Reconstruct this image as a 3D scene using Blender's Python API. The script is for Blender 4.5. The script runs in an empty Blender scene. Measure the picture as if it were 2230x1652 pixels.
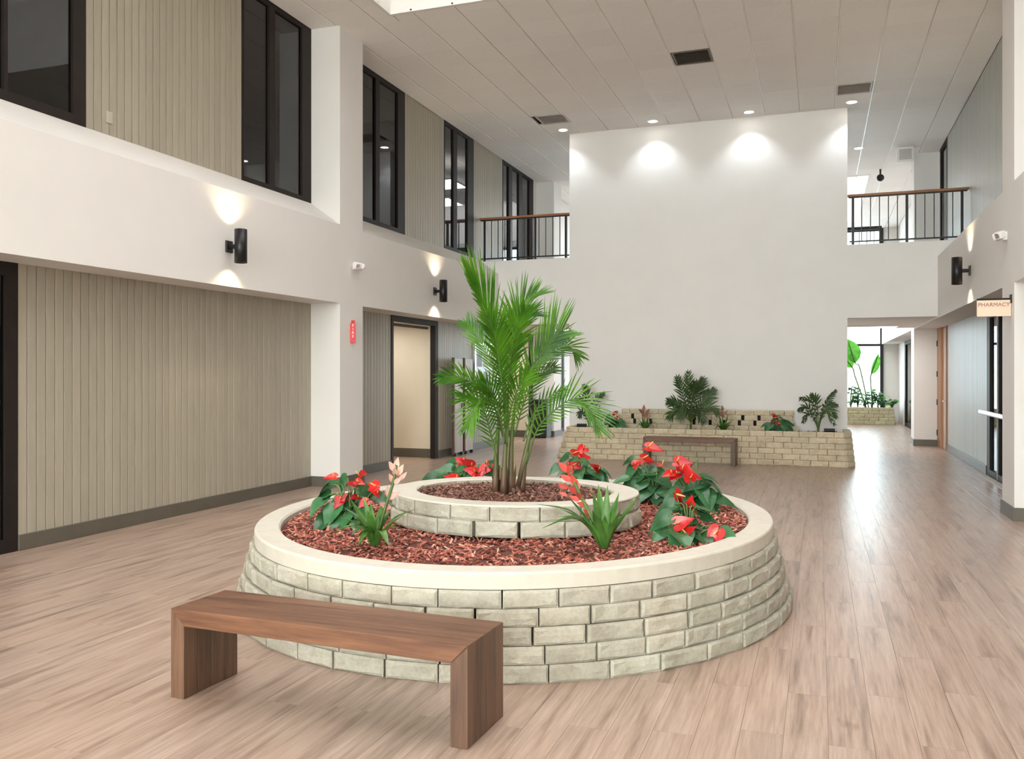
import bpy, math, random
from mathutils import Vector, Matrix
from math import pi, sin, cos, sqrt, atan2
C = bpy.context.scene.collection
scene = bpy.context.scene
random.seed(11)

# ---------------------------------------------------------------- camera, world, light, exposure
YAW = 0.33902
cam = bpy.data.cameras.new('camera'); cam.sensor_width = 36.0; cam.lens = 36.0*1892/2230
cam.shift_y = -12/2230; cam.clip_start = 0.05; cam.clip_end = 300
camo = bpy.data.objects.new('camera', cam); C.objects.link(camo)
camo.location = (0, 0, 1.55); camo.rotation_euler = (pi/2, 0, YAW)
scene.camera = camo
vs = scene.view_settings
scene.display_settings.display_device = 'sRGB'
vs.view_transform = 'Standard'; vs.look = 'None'; vs.gamma = 1.0; vs.use_curve_mapping = False
vs.exposure = 0.53
scene.cycles.max_bounces = 10; scene.cycles.diffuse_bounces = 6; scene.cycles.glossy_bounces = 4
scene.cycles.transparent_max_bounces = 8; scene.cycles.sample_clamp_indirect = 6.0
w = bpy.data.worlds.new('sky'); scene.world = w; w.use_nodes = True
bg = w.node_tree.nodes['Background']; bg.inputs[0].default_value = (1.0, 0.995, 0.985, 1); bg.inputs[1].default_value = 13.5

def light(name, kind, loc, energy, color=(1, 1, 1), rot=(0, 0, 0), **kw):
    l = bpy.data.lights.new(name, kind); l.energy = energy; l.color = color
    for k, v in kw.items(): setattr(l, k, v)
    o = bpy.data.objects.new(name, l); C.objects.link(o); o.location = loc; o.rotation_euler = rot
    return o
# daylight falling through the main skylight and two added ones, and portals that guide the sky through the far window and the added rear one
light('skylight_daylight', 'AREA', (-2.1, 5.9, 7.72), 175, (0.97, 0.98, 1.0), shape='RECTANGLE', size=6.3, size_y=8.6, spread=math.radians(115))
light('rear_fill_light', 'AREA', (-2.1, -5.0, 7.72), 120, (0.98, 0.98, 1.0), shape='RECTANGLE', size=6.3, size_y=6.4)  # fill light from an added, unseen skylight behind the camera
light('far_fill_light', 'AREA', (-2.1, 25.9, 7.72), 350, (0.93, 0.97, 1.0), shape='RECTANGLE', size=6.3, size_y=6.6)  # added daylight source that brightens the far hall
p = light('window_portal', 'AREA', (-2.1, 30.7, 3.15), 1, rot=(-pi/2, 0, 0), shape='RECTANGLE', size=8.1, size_y=6.2)
p.data.cycles.is_portal = True
p = light('rear_fill_portal', 'AREA', (-2.1, -8.95, 3.15), 1, rot=(pi/2, 0, 0), shape='RECTANGLE', size=8.1, size_y=6.2)
p.data.cycles.is_portal = True

# ---------------------------------------------------------------- materials
def mat(name):
    m = bpy.data.materials.new(name); m.use_nodes = True
    nt = m.node_tree; b = nt.nodes['Principled BSDF']
    return m, nt, b
def node(nt, kind, **kw):
    n = nt.nodes.new(kind)
    for k, v in kw.items(): setattr(n, k, v)
    return n
def ramp(nt, fac, stops):
    r = node(nt, 'ShaderNodeValToRGB'); e = r.color_ramp.elements
    while len(e) < len(stops): e.new(0.5)
    for i, (p, c) in enumerate(stops):
        e[i].position = p; e[i].color = (c[0], c[1], c[2], 1)
    nt.links.new(fac, r.inputs[0]); return r.outputs[0]
def mixc(nt, fac, a, b, mode='MIX'):
    m = node(nt, 'ShaderNodeMix', data_type='RGBA', blend_type=mode)
    if isinstance(fac, (int, float)): m.inputs[0].default_value = fac
    else: nt.links.new(fac, m.inputs[0])
    for i, x in ((6, a), (7, b)):
        if isinstance(x, tuple): m.inputs[i].default_value = (x[0], x[1], x[2], 1)
        else: nt.links.new(x, m.inputs[i])
    return m.outputs[2]
def noise(nt, scale, detail=3, vec=None, rough=0.55):
    n = node(nt, 'ShaderNodeTexNoise'); n.inputs['Scale'].default_value = scale
    n.inputs['Detail'].default_value = detail; n.inputs['Roughness'].default_value = rough
    if vec is not None: nt.links.new(vec, n.inputs['Vector'])
    return n.outputs['Fac']
def coords(nt, scale=(1, 1, 1), kind='pos'):
    if kind == 'pos': src = node(nt, 'ShaderNodeNewGeometry').outputs['Position']
    else: src = node(nt, 'ShaderNodeTexCoord').outputs['Object']
    mp = node(nt, 'ShaderNodeMapping'); mp.inputs['Scale'].default_value = scale
    nt.links.new(src, mp.inputs['Vector']); return mp.outputs['Vector']
def bump(nt, b, h, strength=0.3, dist=0.01):
    n = node(nt, 'ShaderNodeBump'); n.inputs['Strength'].default_value = strength; n.inputs['Distance'].default_value = dist
    nt.links.new(h, n.inputs['Height']); nt.links.new(n.outputs[0], b.inputs['Normal'])
def rnd(nt, island=False):
    if island: return node(nt, 'ShaderNodeNewGeometry').outputs['Random Per Island']
    return node(nt, 'ShaderNodeObjectInfo').outputs['Random']

def plain(name, col, rough=0.5, metal=0.0, var=0.06, nscale=6, bumpy=0.0, spec=0.5):
    m, nt, b = mat(name)
    b.inputs['Roughness'].default_value = rough; b.inputs['Metallic'].default_value = metal
    b.inputs['Specular IOR Level'].default_value = spec
    f = noise(nt, nscale, 4, coords(nt))
    lo = tuple(c*(1-var) for c in col); hi = tuple(min(1, c*(1+var)) for c in col)
    nt.links.new(ramp(nt, f, [(0.3, lo), (0.7, hi)]), b.inputs['Base Color'])
    if bumpy: bump(nt, b, noise(nt, nscale*20, 3, coords(nt)), bumpy, 0.004)
    return m
def emit(name, col, strength):
    m, nt, b = mat(name)
    b.inputs['Base Color'].default_value = (col[0], col[1], col[2], 1)
    b.inputs['Emission Color'].default_value = (col[0], col[1], col[2], 1)
    b.inputs['Emission Strength'].default_value = strength
    return m

M = {}
M['wall'] = plain('white_paint', (0.74, 0.715, 0.685), 0.62, var=0.015, nscale=2, bumpy=0.06)
M['wall_feature'] = plain('lit_white_paint', (0.84, 0.82, 0.80), 0.62, var=0.015, nscale=2, bumpy=0.06)  # white paint made lighter; missing wall light is put into the colour
M['cream'] = plain('cream_paint', (0.72, 0.64, 0.50), 0.6, var=0.02, nscale=2)
M['base'] = plain('olive_grey_baseboard', (0.105, 0.092, 0.070), 0.45, var=0.06)
M['bronze'] = plain('dark_bronze_metal', (0.016, 0.011, 0.009), 0.55, 0.0, var=0.15, spec=0.25)
M['black'] = plain('black_painted_metal', (0.010, 0.009, 0.010), 0.4, 0.2, var=0.15)
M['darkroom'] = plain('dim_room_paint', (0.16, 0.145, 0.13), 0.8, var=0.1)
M['white_metal'] = plain('white_enamel', (0.80, 0.78, 0.75), 0.4, var=0.02)
M['alu'] = plain('brushed_aluminium', (0.75, 0.76, 0.78), 0.28, 0.9, var=0.05)
M['grille'] = plain('brown_grille', (0.115, 0.090, 0.070), 0.5, var=0.08)
M['grey_grille'] = plain('grey_grille', (0.52, 0.47, 0.44), 0.5, var=0.06)
M['tbar'] = plain('ceiling_t_bar', (0.58, 0.53, 0.48), 0.25, var=0.03)
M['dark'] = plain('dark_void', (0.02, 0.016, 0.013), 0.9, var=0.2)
M['concrete_out'] = plain('pale_concrete', (0.6, 0.6, 0.58), 0.8, var=0.06)
M['sign'] = plain('tan_sign_board', (0.80, 0.62, 0.47), 0.5, var=0.03)
M['sign_ink'] = plain('brown_sign_letters', (0.33, 0.12, 0.08), 0.5)
M['red'] = plain('red_sign_enamel', (0.62, 0.03, 0.04), 0.4)
M['plastic_white'] = plain('white_plastic', (0.86, 0.84, 0.82), 0.35, var=0.01)
M['lens'] = emit('lit_lamp_lens', (1.0, 0.97, 0.92), 12)
M['warm_lens'] = emit('warm_lamp_lens', (1.0, 0.86, 0.62), 10)
M['tube_light'] = emit('fluorescent_diffuser', (1.0, 0.98, 0.95), 5)
M['sky_glazing'] = emit('skylight_glazing', (1.0, 0.98, 0.95), 0.4)
M['cane'] = None

def m_board(name, col):
    m, nt, b = mat(name)
    v = coords(nt, (6, 6, 0.6))
    f = noise(nt, 4, 4, v)
    c = ramp(nt, f, [(0.25, tuple(x*0.94 for x in col)), (0.75, tuple(x*1.05 for x in col))])
    h = node(nt, 'ShaderNodeHueSaturation'); nt.links.new(c, h.inputs['Color'])
    mr = node(nt, 'ShaderNodeMapRange'); nt.links.new(rnd(nt), mr.inputs[0])
    mr.inputs[3].default_value = 0.95; mr.inputs[4].default_value = 1.05
    nt.links.new(mr.outputs[0], h.inputs['Value']); nt.links.new(h.outputs[0], b.inputs['Base Color'])
    b.inputs['Roughness'].default_value = 0.42
    bump(nt, b, noise(nt, 30, 3, coords(nt, (3, 3, 0.3))), 0.12, 0.004)
    return m
M['board'] = m_board('taupe_painted_boards', (0.36, 0.32, 0.252))
M['board_r'] = m_board('glare_paled_boards', (0.40, 0.395, 0.36))  # same boards as the left, window glare put into a paler grey

def m_floor(name, island):
    m, nt, b = mat(name)
    r = rnd(nt, island)
    geo = node(nt, 'ShaderNodeNewGeometry')
    off = node(nt, 'ShaderNodeVectorMath', operation='SCALE'); off.inputs[0].default_value = (7.3, 31.7, 3.1); nt.links.new(r, off.inputs['Scale'])
    add = node(nt, 'ShaderNodeVectorMath', operation='ADD'); nt.links.new(geo.outputs['Position'], add.inputs[0]); nt.links.new(off.outputs[0], add.inputs[1])
    def mp(s):
        n = node(nt, 'ShaderNodeMapping'); n.inputs['Scale'].default_value = s; nt.links.new(add.outputs[0], n.inputs['Vector']); return n.outputs[0]
    f1 = noise(nt, 1.0, 5, mp((16, 1.1, 1)), 0.6)
    f2 = noise(nt, 1.0, 4, mp((70, 2.6, 1)), 0.65)
    f3 = noise(nt, 1.0, 2, coords(nt, (1.3, 0.5, 1)))
    f4 = noise(nt, 1.0, 2, mp((11, 3.2, 1)), 0.5)
    c1 = ramp(nt, f1, [(0.27, (0.195, 0.132, 0.100)), (0.46, (0.385, 0.280, 0.220)), (0.74, (0.475, 0.362, 0.292))])
    c2 = ramp(nt, f2, [(0.30, (0.62, 0.58, 0.56)), (0.62, (1.0, 1.0, 1.0))])
    c = mixc(nt, 0.75, c1, c2, 'MULTIPLY')
    c3 = ramp(nt, f3, [(0.3, (1.04, 0.97, 0.92)), (0.7, (0.95, 1.0, 1.04))])
    c = mixc(nt, 0.6, c, c3, 'MULTIPLY')
    kn = ramp(nt, f4, [(0.70, (1, 1, 1)), (0.82, (0.62, 0.55, 0.52))])
    c = mixc(nt, 0.8, c, kn, 'MULTIPLY')
    h = node(nt, 'ShaderNodeHueSaturation'); nt.links.new(c, h.inputs['Color'])
    mr = node(nt, 'ShaderNodeMapRange'); nt.links.new(r, mr.inputs[0]); mr.inputs[3].default_value = 0.96; mr.inputs[4].default_value = 1.04
    nt.links.new(mr.outputs[0], h.inputs['Value']); nt.links.new(h.outputs[0], b.inputs['Base Color'])
    b.inputs['Roughness'].default_value = 0.30; b.inputs['Specular IOR Level'].default_value = 0.55
    bump(nt, b, f2, 0.10, 0.002)
    return m
M['floor'] = m_floor('blond_vinyl_plank', False); M['floor_far'] = m_floor('blond_vinyl_plank_far', True)

def m_tile(name, island):
    m, nt, b = mat(name)
    col = (0.85, 0.815, 0.785)
    f = noise(nt, 160, 2, coords(nt))
    c = ramp(nt, f, [(0.35, tuple(x*0.90 for x in col)), (0.6, col)])
    h = node(nt, 'ShaderNodeHueSaturation'); nt.links.new(c, h.inputs['Color'])
    mr = node(nt, 'ShaderNodeMapRange'); nt.links.new(rnd(nt, island), mr.inputs[0]); mr.inputs[3].default_value = 0.975; mr.inputs[4].default_value = 1.02
    nt.links.new(mr.outputs[0], h.inputs['Value']); nt.links.new(h.outputs[0], b.inputs['Base Color'])
    b.inputs['Roughness'].default_value = 0.75; bump(nt, b, f, 0.25, 0.004)
    return m
M['tile'] = m_tile('mineral_ceiling_tile', False); M['tile_far'] = m_tile('mineral_ceiling_tile_far', True)

def m_stone(name, a, bcol, ccol):
    m, nt, b = mat(name)
    f = noise(nt, 9, 6, coords(nt), 0.65); g = noise(nt, 1.6, 3, coords(nt)); k = noise(nt, 55, 4, coords(nt), 0.7)
    c = ramp(nt, f, [(0.25, ccol), (0.5, a), (0.8, bcol)])
    c = mixc(nt, 0.55, c, ramp(nt, g, [(0.3, (0.90, 0.96, 0.92)), (0.7, (1.04, 0.99, 0.92))]), 'MULTIPLY')
    c = mixc(nt, 0.6, c, ramp(nt, k, [(0.3, (0.74, 0.72, 0.68)), (0.55, (1, 1, 1))]), 'MULTIPLY')
    h = node(nt, 'ShaderNodeHueSaturation'); nt.links.new(c, h.inputs['Color'])
    mr = node(nt, 'ShaderNodeMapRange'); nt.links.new(rnd(nt), mr.inputs[0]); mr.inputs[3].default_value = 0.90; mr.inputs[4].default_value = 1.08
    nt.links.new(mr.outputs[0], h.inputs['Value']); nt.links.new(h.outputs[0], b.inputs['Base Color'])
    b.inputs['Roughness'].default_value = 0.85
    bump(nt, b, noise(nt, 26, 7, coords(nt), 0.7), 0.5, 0.012)
    return m
M['stone'] = m_stone('split_face_limestone', (0.405, 0.377, 0.315), (0.475, 0.448, 0.39), (0.315, 0.28, 0.222))
M['stone_b'] = m_stone('tan_split_face_block', (0.66, 0.565, 0.42), (0.73, 0.645, 0.505), (0.52, 0.42, 0.29))
M['stone_f'] = m_stone('olive_split_face_block', (0.50, 0.47, 0.31), (0.58, 0.54, 0.39), (0.38, 0.33, 0.2))
M['cap'] = plain('cast_cap_stone', (0.53, 0.49, 0.415), 0.7, var=0.05, nscale=14, bumpy=0.2)

def m_mulch(name, stops):
    m, nt, b = mat(name)
    nt.links.new(ramp(nt, rnd(nt, True), stops), b.inputs['Base Color']); b.inputs['Roughness'].default_value = 0.8
    return m
M['mulch'] = m_mulch('red_bark_chips', [(0.0, (0.10, 0.024, 0.016)), (0.25, (0.27, 0.068, 0.044)), (0.6, (0.39, 0.115, 0.075)), (0.9, (0.50, 0.20, 0.14)), (1.0, (0.62, 0.38, 0.28))])
M['mulch_in'] = m_mulch('brown_bark_chips', [(0.0, (0.06, 0.022, 0.016)), (0.4, (0.17, 0.065, 0.045)), (0.8, (0.26, 0.12, 0.085)), (1.0, (0.36, 0.22, 0.16))])
M['soil'] = plain('dark_soil', (0.10, 0.035, 0.024), 0.9, var=0.3, nscale=30)

def m_wood(name, c0, c1, c2, axis):
    m, nt, b = mat(name)
    s = {'x': (1.6, 26, 26), 'z': (26, 26, 1.6)}[axis]
    f = noise(nt, 1.0, 6, coords(nt, s), 0.62)
    g = noise(nt, 1.0, 3, coords(nt, tuple(q*0.22 for q in s)))
    c = ramp(nt, f, [(0.28, c0), (0.5, c1), (0.78, c2)])
    c = mixc(nt, 0.7, c, ramp(nt, g, [(0.3, (0.72, 0.70, 0.70)), (0.7, (1.08, 1.02, 0.98))]), 'MULTIPLY')
    h = node(nt, 'ShaderNodeHueSaturation'); nt.links.new(c, h.inputs['Color'])
    mr = node(nt, 'ShaderNodeMapRange'); nt.links.new(rnd(nt), mr.inputs[0]); mr.inputs[3].default_value = 0.85; mr.inputs[4].default_value = 1.12
    nt.links.new(mr.outputs[0], h.inputs['Value']); nt.links.new(h.outputs[0], b.inputs['Base Color'])
    b.inputs['Roughness'].default_value = 0.42
    bump(nt, b, f, 0.12, 0.003)
    return m
M['bench_x'] = m_wood('stained_bench_wood', (0.070, 0.028, 0.014), (0.155, 0.068, 0.034), (0.25, 0.118, 0.060), 'x')
M['bench_z'] = m_wood('stained_bench_wood_upright', (0.062, 0.032, 0.019), (0.125, 0.066, 0.039), (0.185, 0.105, 0.065), 'z')
M['oak'] = m_wood('oak_handrail', (0.22, 0.09, 0.035), (0.36, 0.16, 0.065), (0.46, 0.23, 0.10), 'x')
M['door_wood'] = m_wood('orange_door_wood', (0.24, 0.11, 0.05), (0.34, 0.17, 0.085), (0.42, 0.24, 0.13), 'z')
M['pale_board'] = m_wood('pale_crate_wood', (0.42, 0.35, 0.30), (0.54, 0.46, 0.40), (0.62, 0.54, 0.47), 'z')

def m_leaf(name, c0, c1, rough=0.35, trans=0.25, scale=9):
    m, nt, b = mat(name)
    f = noise(nt, scale, 3, coords(nt))
    c = ramp(nt, f, [(0.3, c0), (0.7, c1)])
    h = node(nt, 'ShaderNodeHueSaturation'); nt.links.new(c, h.inputs['Color'])
    mr = node(nt, 'ShaderNodeMapRange'); nt.links.new(rnd(nt), mr.inputs[0]); mr.inputs[3].default_value = 0.75; mr.inputs[4].default_value = 1.25
    nt.links.new(mr.outputs[0], h.inputs['Value']); nt.links.new(h.outputs[0], b.inputs['Base Color'])
    b.inputs['Roughness'].default_value = rough
    t = node(nt, 'ShaderNodeBsdfTranslucent'); nt.links.new(h.outputs[0], t.inputs[0])
    mx = node(nt, 'ShaderNodeMixShader'); mx.inputs[0].default_value = trans
    nt.links.new(b.outputs[0], mx.inputs[1]); nt.links.new(t.outputs[0], mx.inputs[2])
    nt.links.new(mx.outputs[0], nt.nodes['Material Output'].inputs[0])
    return m
M['leaf'] = m_leaf('anthurium_leaf', (0.022, 0.085, 0.030), (0.055, 0.175, 0.065), 0.28, 0.2)
M['stem'] = m_leaf('plant_stem', (0.07, 0.13, 0.03), (0.13, 0.2, 0.05), 0.5, 0.1)
M['spathe'] = m_leaf('red_spathe', (0.42, 0.006, 0.008), (0.64, 0.022, 0.020), 0.22, 0.25)
M['spadix'] = plain('yellow_spadix', (0.80, 0.42, 0.10), 0.5)
M['strap'] = m_leaf('strap_leaf', (0.035, 0.11, 0.018), (0.11, 0.25, 0.045), 0.3, 0.25)
M['pink'] = m_leaf('pink_bract', (0.62, 0.33, 0.27), (0.78, 0.48, 0.40), 0.4, 0.3)
M['coral'] = m_leaf('coral_bract', (0.62, 0.07, 0.06), (0.80, 0.15, 0.11), 0.35, 0.3)
M['dusky'] = m_leaf('dusky_red_bract', (0.30, 0.10, 0.08), (0.45, 0.18, 0.13), 0.45, 0.3)
M['palm'] = m_leaf('palm_leaflet', (0.026, 0.115, 0.008), (0.115, 0.29, 0.016), 0.35, 0.35, 5)
M['palm_dark'] = m_leaf('dark_palm_leaflet', (0.035, 0.075, 0.025), (0.09, 0.15, 0.05), 0.4, 0.25)
M['banana'] = m_leaf('broad_leaf', (0.06, 0.28, 0.03), (0.16, 0.5, 0.06), 0.4, 0.5)
m, nt, b = mat('palm_cane')
f = noise(nt, 6, 4, coords(nt)); z = node(nt, 'ShaderNodeSeparateXYZ'); nt.links.new(coords(nt), z.inputs[0])
mr = node(nt, 'ShaderNodeMapRange'); nt.links.new(z.outputs[2], mr.inputs[0]); mr.inputs[1].default_value = 0.78; mr.inputs[2].default_value = 1.15
nt.links.new(mixc(nt, mr.outputs[0], ramp(nt, f, [(0.3, (0.07, 0.035, 0.022)), (0.7, (0.16, 0.085, 0.05))]), (0.075, 0.125, 0.02)), b.inputs['Base Color']); b.inputs['Roughness'].default_value = 0.5
M['cane'] = m

def m_glass(name, tint, clear):
    m, nt, b = mat(name)
    tr = node(nt, 'ShaderNodeBsdfTransparent'); tr.inputs[0].default_value = (*tint, 1)
    gl = node(nt, 'ShaderNodeBsdfGlossy'); gl.inputs['Roughness'].default_value = 0.02
    gl.inputs[0].default_value = (0.95, 0.97, 1, 1)
    fr = node(nt, 'ShaderNodeFresnel'); fr.inputs[0].default_value = 1.65 if not clear else 1.45
    mx = node(nt, 'ShaderNodeMixShader')
    bf = node(nt, 'ShaderNodeNewGeometry'); fm = node(nt, 'ShaderNodeMath', operation='MULTIPLY_ADD'); ml = node(nt, 'ShaderNodeMath', operation='MULTIPLY')
    fm.inputs[1].default_value = -1; fm.inputs[2].default_value = 1       # only the outer face reflects
    nt.links.new(bf.outputs['Backfacing'], fm.inputs[0]); nt.links.new(fr.outputs[0], ml.inputs[0]); nt.links.new(fm.outputs[0], ml.inputs[1])
    nt.links.new(ml.outputs[0], mx.inputs[0]); nt.links.new(tr.outputs[0], mx.inputs[1]); nt.links.new(gl.outputs[0], mx.inputs[2])
    nt.links.new(mx.outputs[0], nt.nodes['Material Output'].inputs[0])
    return m
M['dark_glass'] = m_glass('smoked_glass', (0.62, 0.63, 0.64), 0)
M['dimming_glass'] = m_glass('sky_dimming_glass', (0.52, 0.575, 0.60), 1)  # tint added to hold back sky light at the far window
M['clear_glass'] = m_glass('clear_glass', (0.93, 0.97, 0.96), 1)

# ---------------------------------------------------------------- mesh helpers
def mesh(name, verts, faces, m, smooth=False):
    me = bpy.data.meshes.new(name); me.from_pydata([tuple(v) for v in verts], [], faces)
    for mm in (m if isinstance(m, (list, tuple)) else [m]): me.materials.append(mm)
    if smooth: me.polygons.foreach_set('use_smooth', [True]*len(me.polygons))
    me.update(); return me
def link(name, me, parent=None, loc=(0, 0, 0), rot=(0, 0, 0), scale=(1, 1, 1), **props):
    o = bpy.data.objects.new(name, me); C.objects.link(o)
    o.location = loc; o.rotation_euler = rot; o.scale = scale
    if parent is not None: o.parent = parent
    for k, v in props.items():
        if v: o[k] = v
    return o
def thing(name, label, cat, loc=(0, 0, 0), rot=0, group=None):
    o = bpy.data.objects.new(name, None); C.objects.link(o); o.location = loc; o.rotation_euler = (0, 0, rot)
    o.empty_display_size = 0.1
    o['label'] = label; o['category'] = cat
    if group: o['group'] = group
    return o
def struct(name, label, loc=(0, 0, 0), me=None):
    o = bpy.data.objects.new(name, me); C.objects.link(o); o.location = loc
    o['kind'] = 'structure'; o['label'] = label
    return o
def boxv(x0, x1, y0, y1, z0, z1):
    v = [(x0, y0, z0), (x1, y0, z0), (x1, y1, z0), (x0, y1, z0), (x0, y0, z1), (x1, y0, z1), (x1, y1, z1), (x0, y1, z1)]
    f = [(0, 3, 2, 1), (4, 5, 6, 7), (0, 1, 5, 4), (1, 2, 6, 5), (2, 3, 7, 6), (3, 0, 4, 7)]
    return v, f
class MB:
    def __init__(s): s.v = []; s.f = []
    def add(s, v, f):
        n = len(s.v); s.v += [tuple(q) for q in v]; s.f += [tuple(i+n for i in q) for q in f]; return s
    def box(s, *a): return s.add(*boxv(*a))
    def prism(s, poly, axis, a, b):
        # poly: list of 2-tuples; axis 'y': (x,z) extruded along y
        n = len(poly); v = []
        for t in (a, b):
            for p, q in poly: v.append({'y': (p, t, q), 'x': (t, p, q), 'z': (p, q, t)}[axis])
        f = [(i, (i+1) % n, n+(i+1) % n, n+i) for i in range(n)] + [tuple(range(n))[::-1], tuple(range(n, 2*n))]
        return s.add(v, f)
    def cyl(s, p0, p1, r0, r1=None, n=20):
        v, f = tubev([p0, p1], [r0, r0 if r1 is None else r1], n); return s.add(v, f)
    def mesh(s, name, m, smooth=False):
        me = mesh(name, s.v, s.f, m, smooth); fix(me); return me
    def obj(s, name, m, parent=None, smooth=False, **k): return link(name, s.mesh(name, m, smooth), parent, **k)
import bmesh
def fix(me):
    bm = bmesh.new(); bm.from_mesh(me); bmesh.ops.recalc_face_normals(bm, faces=bm.faces); bm.to_mesh(me); bm.free()
def bevelled(me, wid, seg=2):
    bm = bmesh.new(); bm.from_mesh(me)
    bmesh.ops.bevel(bm, geom=[e for e in bm.edges], offset=wid, segments=seg, affect='EDGES', profile=0.5)
    bm.to_mesh(me); bm.free(); return me
def box(name, a, m, parent=None, bev=0, **k):
    v, f = boxv(*a)
    cx, cy, cz = (a[0]+a[1])/2, (a[2]+a[3])/2, (a[4]+a[5])/2
    me = mesh(name, [(x-cx, y-cy, z-cz) for x, y, z in v], f, m)
    if bev: bevelled(me, bev)
    return link(name, me, parent, loc=(cx, cy, cz), **k)
def spline(pts, n):
    P = [Vector(p) for p in pts]; P = [2*P[0]-P[1]] + P + [2*P[-1]-P[-2]]
    out = []; segs = len(P)-3
    for i in range(n):
        t = i/(n-1)*segs; k = min(int(t), segs-1); u = t-k
        a, b, c, d = P[k:k+4]
        out.append(0.5*((2*b)+(c-a)*u+(2*a-5*b+4*c-d)*u*u+(3*b-a-3*c+d)*u*u*u))
    return out
def tubev(pts, rad, n=6):
    P = [Vector(p) for p in pts]; v = []; f = []
    up = Vector((0, 0, 1))
    t0 = (P[1]-P[0]).normalized(); s = t0.cross(up)
    if s.length < 1e-3: s = Vector((1, 0, 0))
    s.normalize()
    for i, p in enumerate(P):
        t = (P[min(i+1, len(P)-1)]-P[max(i-1, 0)]).normalized()
        s = (s-t*s.dot(t)).normalized(); q = t.cross(s)
        r = rad[i] if isinstance(rad, (list, tuple)) else rad
        for k in range(n):
            a = 2*pi*k/n; v.append(p+s*(cos(a)*r)+q*(sin(a)*r))
    for i in range(len(P)-1):
        for k in range(n):
            f.append((i*n+k, i*n+(k+1) % n, (i+1)*n+(k+1) % n, (i+1)*n+k))
    f.append(tuple(range(n))[::-1]); f.append(tuple(range((len(P)-1)*n, len(P)*n)))
    return v, f

# ---------------------------------------------------------------- dimensions
XF, XR = -6.163, -6.62        # left wall: face of band and columns, recessed infill
RF, RR = 1.95, 2.45           # right wall: the same
ZC, ZS, ZB, ZI = 6.31, 2.52, 3.59, 3.91
YW = 16.65                    # feature wall
Y0, YE = -9.0, 30.8
BAYS = [(-9.0, 0.2), (0.83, 10.41), (11.04, 20.60), (21.23, 30.8)]
COLS = [(0.2, 0.83, 'behind the camera, added for fill light'), (10.41, 11.04, 'nearest to the camera'), (20.60, 21.23, 'beyond the bridge'), (30.8, 31.43, 'at the far window')]
SKX = (-5.34, 1.14); SKY = [(1.5, 10.31), (-8.3, -1.7), (22.5, 29.3)]

# ---------------------------------------------------------------- floor
fl = struct('floor', 'blond wood plank floor running the length of the hall', me=MB().box(-10.6, 6.0, -9.4, 31.6, -0.25, -0.004).mesh('floor', plain('subfloor', (0.40, 0.28, 0.21), 0.5)))
PW, PL = 0.18, 1.22
def cpos(x, y):
    f = -x*sin(YAW)+y*cos(YAW); l = x*cos(YAW)+y*sin(YAW); return l, f
cells = []
nx = int((RR-XR)/PW)+1
for i in range(nx):
    x0 = XR+i*PW; x1 = min(x0+PW, RR)
    off = (i*0.47 % 1)*PL+random.uniform(-.08, .08)
    y = Y0-off
    while y < YE:
        y1 = y+PL
        a, b = max(y, Y0), min(y1, YE)
        if b-a > 0.05: cells.append((x0, x1, a, b))
        y = y1
def vis(c):
    l, f = cpos((c[0]+c[1])/2, (c[2]+c[3])/2)
    if f < 2.6 or abs(l)/f > 0.66: return 0
    ex, ey = ((c[0]+c[1])/2+2.09)/1.8, ((c[2]+c[3])/2-6.06)/1.9
    if ex*ex+ey*ey < 1: return 0
    return 1/f**2
cells.sort(key=lambda c: -vis(c))
G = 0.0004
big = MB(); plankmesh = {}
for k, (x0, x1, a, b) in enumerate(cells):
    if k < 300 and vis((x0, x1, a, b)) > 0:
        key = (round(x1-x0, 3), round(b-a, 3))
        if key not in plankmesh:
            w_, h_ = key
            plankmesh[key] = MB().prism([(-w_/2+G, -.004), (w_/2-G, -.004), (w_/2-G, -.0008), (w_/2-.001, 0), (-w_/2+.001, 0), (-w_/2+G, -.0008)], 'y', -h_/2+G, h_/2-G).mesh('plank', M['floor'])
        link('plank', plankmesh[key], fl, ((x0+x1)/2, (a+b)/2, 0))
    else: big.box(x0+G, x1-G, a+G, b-G, -.004, 0)
big.obj('planks_beyond', M['floor_far'], fl, kind='stuff')

# ---------------------------------------------------------------- ceiling: slab, tiles, T-bars
slab = MB()
ys = [Y0-.5]
for a, b in sorted(SKY):
    slab.box(-10.6, 6.0, ys[-1], a-.062, 6.40, 6.75); slab.box(-10.6, SKX[0]-.062, a-.062, b+.062, 6.40, 6.75); slab.box(SKX[1]+.062, 6.0, a-.062, b+.062, 6.40, 6.75); ys.append(b+.062)
slab.box(-10.6, 6.0, ys[-1], 31.6, 6.40, 6.75)
ce = struct('ceiling', 'beige acoustic tile ceiling over the whole hall', me=slab.mesh('ceiling', plain('ceiling_void', (0.30, 0.27, 0.24), 0.9)))
TS = 0.5906; TX0, TY0 = -0.32, 12.93
xl = [XR] + [TX0+k*TS for k in range(-12, 7) if XR < TX0+k*TS < RR] + [RR]
yl = [Y0] + [TY0+k*TS for k in range(-40, 32) if Y0 < TY0+k*TS < YE] + [YE]
vents = [(-1.785, 13.22, 'brown'), (-4.67, 15.58, 'grey'), (0.56, 15.58, 'grey')]
tiles = []
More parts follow.
